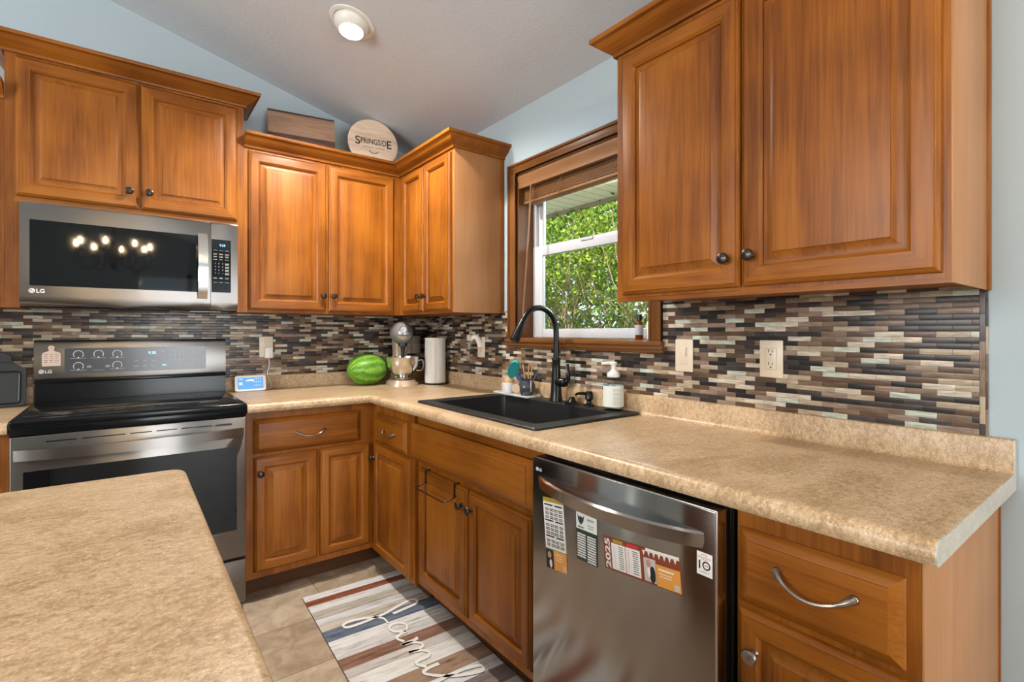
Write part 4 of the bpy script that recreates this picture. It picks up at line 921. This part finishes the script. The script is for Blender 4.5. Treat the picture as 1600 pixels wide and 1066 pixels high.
# griddle pan
CAST = newmat('cast iron', (.022, .024, .028), .55, .2); n = NT(CAST); n.bump(n.noise(n.coords(), 700, 2), .25, .002)
gp = thing('griddle_pan', 'black square cast iron griddle leaning on the tile left of the range', 'pan', (-2.112, -.105, Z0+.002), 0)
Mt = Matrix.Rotation(math.radians(-11), 4, 'X')
outl = rrect(-.118, .118, .002, .172, .018, 5)
mb = MB(); mb.prism(outl, 1, 0, .014, CAST, Mt); mb.prism([(-.118, .150), (.118, .150), (.100, .176), (.072, .192), (.066, .222), (.046, .236), (-.046, .236), (-.066, .222), (-.072, .192), (-.100, .176)], 1, .001, .013, CAST, Mt); mb.build('plate', gp)
mb = MB(); t_ = rrect(-.098, .098, .014, .152, .014, 4); mb.tube([(p[0], -.002, p[1]) for p in t_+[t_[0]]], .004, newmat('dark groove', (.006, .006, .008), .4), 8, Mt)
for dx in (-.05, 0, .05): mb.tube([(dx+.028*math.cos(a), -.001, .186+.010*math.sin(a)) for a in [PI*i/12 for i in range(13)]], .0022, CAST, 6, Mt)
mb.build('raised_rim', gp)

# on top of the cabinets
WAL = newmat('walnut planks', rough=.45); n = NT(WAL)
c = n.new('ShaderNodeTexCoord'); sp = n.new('ShaderNodeSeparateXYZ'); n.link(c.outputs['Object'], sp.inputs[0])
row = n.math('FLOOR', n.math('DIVIDE', sp.outputs[2], .062)); wn = n.new('ShaderNodeTexWhiteNoise', noise_dimensions='1D'); n.link(row, wn.inputs['W'])
g = n.noise(n.coords((3, 30, 42)), 1.0, 5, .6, 1.2)
n.link(n.ramp(n.math('ADD', n.math('MULTIPLY', g, .5), n.math('MULTIPLY', wn.outputs['Value'], .5)), [(.25, (.07, .04, .032)), (.42, (.16, .09, .066)), (.56, (.28, .17, .12)), (.72, (.46, .29, .19))]), n.b.inputs['Base Color'])
o = MB().box(-.178, .178, -.018, .018, 0, .262, WAL, .002, M=Matrix.Rotation(math.radians(-10), 4, 'X')).build('cutting_board', loc=(-.845, -.150, 2.226), rotz=math.radians(-9)); tag(o, 'walnut plank cutting board standing on top of the corner cabinet', 'cutting board')
PALE = newmat('pale round wood', rough=.55); n = NT(PALE)
n.link(n.ramp(n.noise(n.coords((4, 20, 26)), 1.0, 4, .6, .6), [(.3, (.58, .43, .32)), (.55, (.72, .57, .44)), (.75, (.78, .65, .52))]), n.b.inputs['Base Color'])
rs = thing('round_sign', 'round pale wood sign lettered SPRINGSIDE on top of the corner cabinet', 'sign', (-.462, -.25, 2.2225), math.radians(-8))
Mr = Matrix.Rotation(math.radians(-7), 4, 'X') @ Matrix.Translation((0, 0, .149))
MB().lathe([(.0001, -.009), (.145, -.009), (.149, -.006), (.149, .006), (.145, .009), (.0001, .009)], PALE, 64, Mr @ Matrix.Rotation(PI/2, 4, 'X'), caps=False).build('disc', rs)
mb = MB(); tl = MB(); text(tl, 'S', -.108, -.020, .050, -.0095, INK, bold=.012); text(tl, 'PRINGSID', -.076, -.009, .036, -.0095, INK, width=.153, bold=.012); text(tl, 'E', .080, -.020, .050, -.0095, INK, width=.029, bold=.012)
text(tl, 'ARTISAN', -.064, -.034, .007, -.0095, INK, width=.056); text(tl, 'CHEESE', .012, -.034, .007, -.0095, INK, width=.052)
tl.tube([(.030*math.cos(a), -.0098, -.040+.024*math.sin(a)) for a in [PI*1.15+PI*.7*i/14 for i in range(15)]], .0022, INK, 6)
tl.v = [tuple(Mr @ Vector(p)) for p in tl.v]; tl.build('lettering', rs)

# ------------------------------------------------------------------ kitchen mat
mt = thing('kitchen_mat', 'weathered plank-print kitchen mat with white script lettering in front of the sink', 'mat', (-.762, -1.33, 0), math.radians(-2.0))
HW, Y1, Y2 = .252, .625, -.80
cols = [(.50, .50, .50), (.165, .052, .024), (.47, .46, .45), (.30, .27, .225), (.42, .42, .42), (.34, .30, .25), (.085, .105, .145), (.50, .49, .48), (.40, .39, .38), (.165, .085, .055), (.36, .33, .31), (.50, .48, .45), (.23, .15, .10), (.46, .46, .46), (.15, .12, .115), (.40, .37, .34), (.18, .06, .03), (.48, .48, .48)]
PM = []
for i, cc in enumerate(cols):
    m_ = newmat('mat plank %s' % 'abcdefghijklmnopqr'[i], rough=.85, spec=.15); n = NT(m_)
    a = n.noise(n.coords((5, 60, 5), loc=(i*3.1, 0, 0)), 1.0, 5, .68, .5); b = n.noise(n.coords((9, 22, 9), loc=(i*1.7, 3, 0)), 1.3, 4, .6)
    lo = tuple(v*.32 for v in cc); hi = tuple(min(v*1.4+.03, .64) for v in cc)
    n.link(n.ramp(n.math('ADD', n.math('MULTIPLY', a, .7), n.math('MULTIPLY', b, .3)), [(.33, lo), (.45, cc), (.66, hi)]), n.b.inputs['Base Color']); PM.append(m_)
SEAM = newmat('mat seam', (.08, .065, .055), .9)
mb = MB(); mb.box(-HW, HW, Y2, Y1, .0008, .0072, SEAM, .002)
y = Y1-.002; wds = [.052, .050, .060, .062, .052, .056, .082, .072, .060, .070, .052, .092, .086, .070, .080, .09, .08, .09]; i = 0
while y > Y2+.03:
    wd = min(wds[i % 18], y-Y2-.002); mb.box(-HW+.001, HW-.001, y-wd+.0016, y, .0068, .0076, PM[i % 18]); y -= wd; i += 1
mb.build('pad', mt)
# script lettering 'family', reading towards the camera; (u along the text, v across)
strokes = [
    [(.055, .045), (.048, .115), (.040, .165), (.020, .175), (.012, .150), (.022, .095), (.040, .010), (.048, -.090), (.046, -.150), (.028, -.160), (.020, -.125), (.034, -.050), (.060, -.005), (.095, .0)],
    [(.160, .040), (.135, .058), (.112, .040), (.108, .010), (.122, -.012), (.146, .0), (.163, .040), (.168, .010), (.180, -.012), (.205, .005)],
    [(.205, .055), (.214, .050), (.216, -.012), (.222, .030), (.242, .056), (.256, .045), (.258, -.010), (.266, .030), (.286, .056), (.302, .042), (.304, .0), (.314, -.014), (.338, .010)],
    [(.345, .056), (.346, .010), (.356, -.014), (.378, .010)],
    [(.378, .010), (.410, .070), (.432, .150), (.428, .178), (.412, .172), (.402, .110), (.402, .030), (.412, -.012), (.436, .010)],
    [(.446, .055), (.450, .010), (.468, -.010), (.492, .020), (.504, .058), (.506, .010), (.500, -.080), (.484, -.150), (.464, -.150), (.466, -.110), (.500, -.030), (.540, .020)]]
SCRIPT = newmat('white script print', (.62, .61, .58), .8); SHD = newmat('dark script outline', (.03, .03, .03), .8)
def ribbon(mb, pts, w0, z, mat, off=(0, 0)):
    P = bez([(p[0], p[1], 0) for p in pts], 9); k = len(P); vs = []; fs = []
    for i_ in range(k):
        d = (P[min(i_+1, k-1)]-P[max(i_-1, 0)]); d = d.normalized() if d.length else Vector((1, 0, 0)); nn = Vector((-d.y, d.x, 0)); ww = w0*(.62+.38*abs(d.y))
        for s_ in (-1, 1):
            q = P[i_]+nn*ww*s_; vs.append((q.y+off[1]-.004, .335-(q.x+off[0])*1.42, z))
    for i_ in range(k-1):
        d0 = P[i_+1]-P[i_]; d1 = P[min(i_+2, k-1)]-P[max(i_-1, 0)]; turn = d0.angle(d1, 0) if d0.length and d1.length else 0
        if mat is SHD and turn > .16: continue
        fs.append([2*i_, 2*i_+1, 2*i_+3, 2*i_+2])
    mb.add(vs, fs, mat, False)
mb = MB()
for s_ in strokes: ribbon(mb, s_, .0072, .0079, SHD, (.0018, -.0012)); 
for s_ in strokes: ribbon(mb, s_, .0062, .0082, SCRIPT)
mb.build('lettering', mt)

# ------------------------------------------------------------------ ceiling light
nrm = Vector((-CX, 0, -1)).normalized()                                # pointing into the room
lx, ly = -.835, -.915
rot = nrm.to_track_quat('Z', 'Y').to_matrix().to_4x4()
cl = thing('ceiling_light', 'white recessed eyeball ceiling light, switched on, in the sloped ceiling', 'ceiling light', (lx, ly, ceil_z(lx)))
MB().lathe([(.0001, -.002), (.098, -.002), (.100, .002), (.098, .005), (.082, .007), (.080, .004), (.0001, .004)], WHITE, 44, rot, caps=False).build('trim_ring', cl)
rb = Vector((-.12, -.10, -1)).normalized().to_track_quat('Z', 'Y').to_matrix().to_4x4()
cen = Vector(nrm)*.004
ey = MB(); ey.lathe([(.078*math.cos(a), .050*math.sin(a)) for a in [PI*.46*i/10 for i in range(7)]][::1]+[(.052, .0445), (.050, .036), (.0001, .034)], WHITE, 40, Matrix.Translation(cen) @ rb, caps=False); ey.build('eyeball', cl)
LAMP = newmat('lit lamp', (1, 1, 1), .5, Emission_Color=(1, .93, .82, 1), Emission_Strength=26)
MB().lathe([(.0001, .0448), (.040, .0440), (.050, .0405), (.050, .038), (.0001, .038)], LAMP, 36, Matrix.Translation(cen) @ rb, caps=False).build('bulb', cl)
sp_ = light('ceiling_spot', 'SPOT', tuple(Vector((lx, ly, ceil_z(lx)))+Vector(cen)+(rb @ Vector((0, 0, .05)))), 165, (1, .93, .84), (0, 0, 0), spot_size=math.radians(150), spot_blend=.7, shadow_soft_size=.06)

# ------------------------------------------------------------------ chandelier behind the camera (seen reflected in the microwave)
cx_, cy_, cz_ = -1.75, -4.5, 2.02
chd = thing('chandelier', 'black wrought iron candle chandelier reflected in the microwave window', 'chandelier', (cx_, cy_, cz_))
IRN = newmat('wrought iron', (.02, .016, .013), .4, .5)
mb = MB(); mb.tube([(0, 0, .1), (0, 0, ceil_z(cx_)-cz_-.01)], .008, IRN, 8); mb.lathe([(.0001, -.12), (.02, -.115), (.03, -.08), (.05, -.05), (.03, 0), (.02, .06), (.035, .12), (.02, .2), (.0001, .22)], IRN, 20, caps=False); mb.lathe([(.0001, 0), (.06, 0), (.06, -.02), (.0001, -.03)], IRN, 20, Matrix.Translation((0, 0, ceil_z(cx_)-cz_)), caps=False); mb.build('stem', chd)
BULB = newmat('candle bulb', (1, 1, 1), .4, Emission_Color=(1, .72, .38, 1), Emission_Strength=700)
for k in range(8):
    a = 2*PI*k/8+.2; ca, sa = math.cos(a), math.sin(a)
    prof_ = [(.025, -.06), (.06, .03), (.10, .11), (.15, .09), (.14, -.0), (.18, -.09), (.27, -.10), (.335, -.03), (.32, .055), (.265, .06), (.25, .01), (.28, -.01)]
    arm = MB().tube([(p.x*ca, p.x*sa, p.y) for p in bez([(u, v, 0) for u, v in prof_], 6)], .0055, IRN, 6).build('arm', chd)
    r_ = .322; cup = MB(); cup.lathe([(.0001, .052), (.038, .056), (.040, .062), (.014, .064), (.011, .070), (.011, .13), (.0001, .131)], IRN, 14, Matrix.Translation((r_*ca, r_*sa, 0)), caps=False); cup.build('candle_cup', arm)
    MB().lathe([(.0001, .131), (.008, .135), (.0105, .150), (.0085, .168), (.004, .186), (.0001, .190)], BULB, 12, Matrix.Translation((r_*ca, r_*sa, 0)), caps=False).build('bulb', arm)

# ------------------------------------------------------------------ outside the window
GRD = newmat('pale gravel', (.42, .38, .30), .95)
struct(MB().box(.125, 9, -9, 9, -.35, -.3, GRD).build('ground'), 'garden ground outside')
SOF = newmat('painted soffit', (.92, .83, .56), .6); n = NT(SOF)
c = n.new('ShaderNodeTexCoord'); sp = n.new('ShaderNodeSeparateXYZ'); n.link(c.outputs['Object'], sp.inputs[0])
gv = n.math('GREATER_THAN', n.math('FRACT', n.math('DIVIDE', sp.outputs[1], .10)), .93); n.link(n.mix(gv, (.92, .83, .56), (.4, .35, .22)), n.b.inputs['Base Color'])
mb = MB(); mb.box(.125, 1.10, -6, 5, 2.20, 2.23, SOF); mb.box(1.10, 1.13, -6, 5, 2.17, 2.36, newmat('fascia', (.3, .24, .14), .6)); struct(mb.build('soffit'), 'cream painted roof overhang outside the sink window')
def leafmat(name, c):
    m = newmat(name, c, .5, spec=.3); n = NT(m); oi = n.coords(); nz = n.noise(oi, 9, 3, .7)
    col = n.ramp(nz, [(.3, tuple(v*.5 for v in c)), (.5, c), (.72, (min(1, c[0]*1.9+.04), min(1, c[1]*1.5+.05), c[2]*1.2))]); n.link(col, n.b.inputs['Base Color'])
    t = n.t; tr_ = n.new('ShaderNodeBsdfTranslucent'); n.link(col, tr_.inputs[0]); mxs = n.new('ShaderNodeMixShader'); mxs.inputs[0].default_value = .4
    out = n.n['Material Output']; n.link(n.b.outputs[0], mxs.inputs[1]); n.link(tr_.outputs[0], mxs.inputs[2]); n.link(mxs.outputs[0], out.inputs[0]); return m
LA, LB_ = leafmat('bright leaf', (.27, .40, .05)), leafmat('deep leaf', (.12, .22, .035))
TWIG = newmat('brown twigs', (.26, .17, .10), .8)
def leafy(count, box, size, dens, mats):
    mb = MB(); ms = [mb.m(m_) for m_ in mats]; rnd = R.random
    (x0, x1), (yy0, yy1), (z0, z1) = box; done = 0; tries = 0
    while done < count and tries < count*8:
        tries += 1
        x, y, z = x0+(x1-x0)*rnd(), yy0+(yy1-yy0)*rnd(), z0+(z1-z0)*rnd()
        if rnd() > dens(x, y, z): continue
        if noise.noise(Vector((x*2.1, y*2.1, z*2.1))) < -.28+.25*rnd(): continue
        done += 1; s = size*(.6+.8*rnd())
        d = Vector((rnd()-.5, rnd()-.5, rnd()-.7)).normalized(); nn = Vector((rnd()-1.0, rnd()-.5, rnd()*.9)).normalized(); sd_ = d.cross(nn); sd_ = sd_.normalized() if sd_.length > .01 else d.orthogonal().normalized(); nn = sd_.cross(d)
        p = Vector((x, y, z)); b = len(mb.v)
        mb.v += [tuple(p), tuple(p+d*s*.45+sd_*s*.30+nn*s*.05), tuple(p+d*s), tuple(p+d*s*.45-sd_*s*.30+nn*s*.05)]
        mb.f += [[b, b+1, b+2], [b, b+2, b+3]]; i_ = ms[0] if rnd() < .68 else ms[1]; mb.mi += [i_, i_]; mb.sm += [False, False]
    return mb
sh = thing('shrub', 'tall green twiggy shrub filling the view outside the sink window', 'shrub', (1.9, -.2, -.3))
def dens(x, y, z): return .95 if z > 1.75 else (.50 if z > 1.5 else .22)
fo = leafy(48000, ((-.42, .65), (-1.7, 3.2), (.6, 3.1)), .040, lambda x, y, z: dens(x, y, z-.3), (LA, LB_)); fo.build('foliage', sh)
mb = MB()
for k in range(520):
    x, y = -.46+R.random()*.7, -1.9+5.3*R.random(); a = R.uniform(-.95, .95); b = R.uniform(-.25, .25); z0 = R.uniform(-.0, 1.0); ln = R.uniform(.8, 2.1)
    pts = [(x, y, z0)]
    for j in range(1, 6):
        t = j/5; pts.append((x+b*t*ln+R.uniform(-.03, .03), y+a*t*ln+R.uniform(-.06, .06), z0+t*ln*math.cos(a)))
    r0 = R.uniform(.004, .010); mb.tube(pts, [r0*(1-.15*j) for j in range(6)], TWIG, 4, caps=False)
mb.build('branches', sh)
hd_ = thing('hedge', 'deeper green hedge seen through the shrub outside', 'hedge', (3.2, .8, -.3))
leafy(15500, ((-.3, .6), (-3, 4.5), (.2, 3.6)), .12, lambda x, y, z: .95, (LB_, LA)).build('foliage', hd_)
iv = thing('ivy', 'dark ivy sprigs hanging from the eave outside the window', 'ivy', (1.06, -.4, 2.17))
leafy(170, ((-.03, .05), (-.75, .95), (-.20, .015)), .034, lambda x, y, z: max(.04, 1-abs(z)*7)*(1 if y < .5 else .5), (LB_, LB_)).build('leaves', iv)

# ------------------------------------------------------------------ kinds that repeat share a group
for nm, g in (('wall_cabinet', 'wood wall cabinets'), ('base_cabinet', 'wood base cabinets'), ('outlet', 'ivory outlets on the tile'), ('magnet', 'flat magnets on the appliances'),
              ('tile_backsplash', 'mosaic backsplashes'), ('countertop', 'tan countertops'), ('glass_bottle', 'bottles on the window sill'), ('bottle', 'bottles on the window sill')):
    for o in COL.objects:
        if o.name.split('.')[0] == nm and 'category' in o and 'group' not in o: o['group'] = g
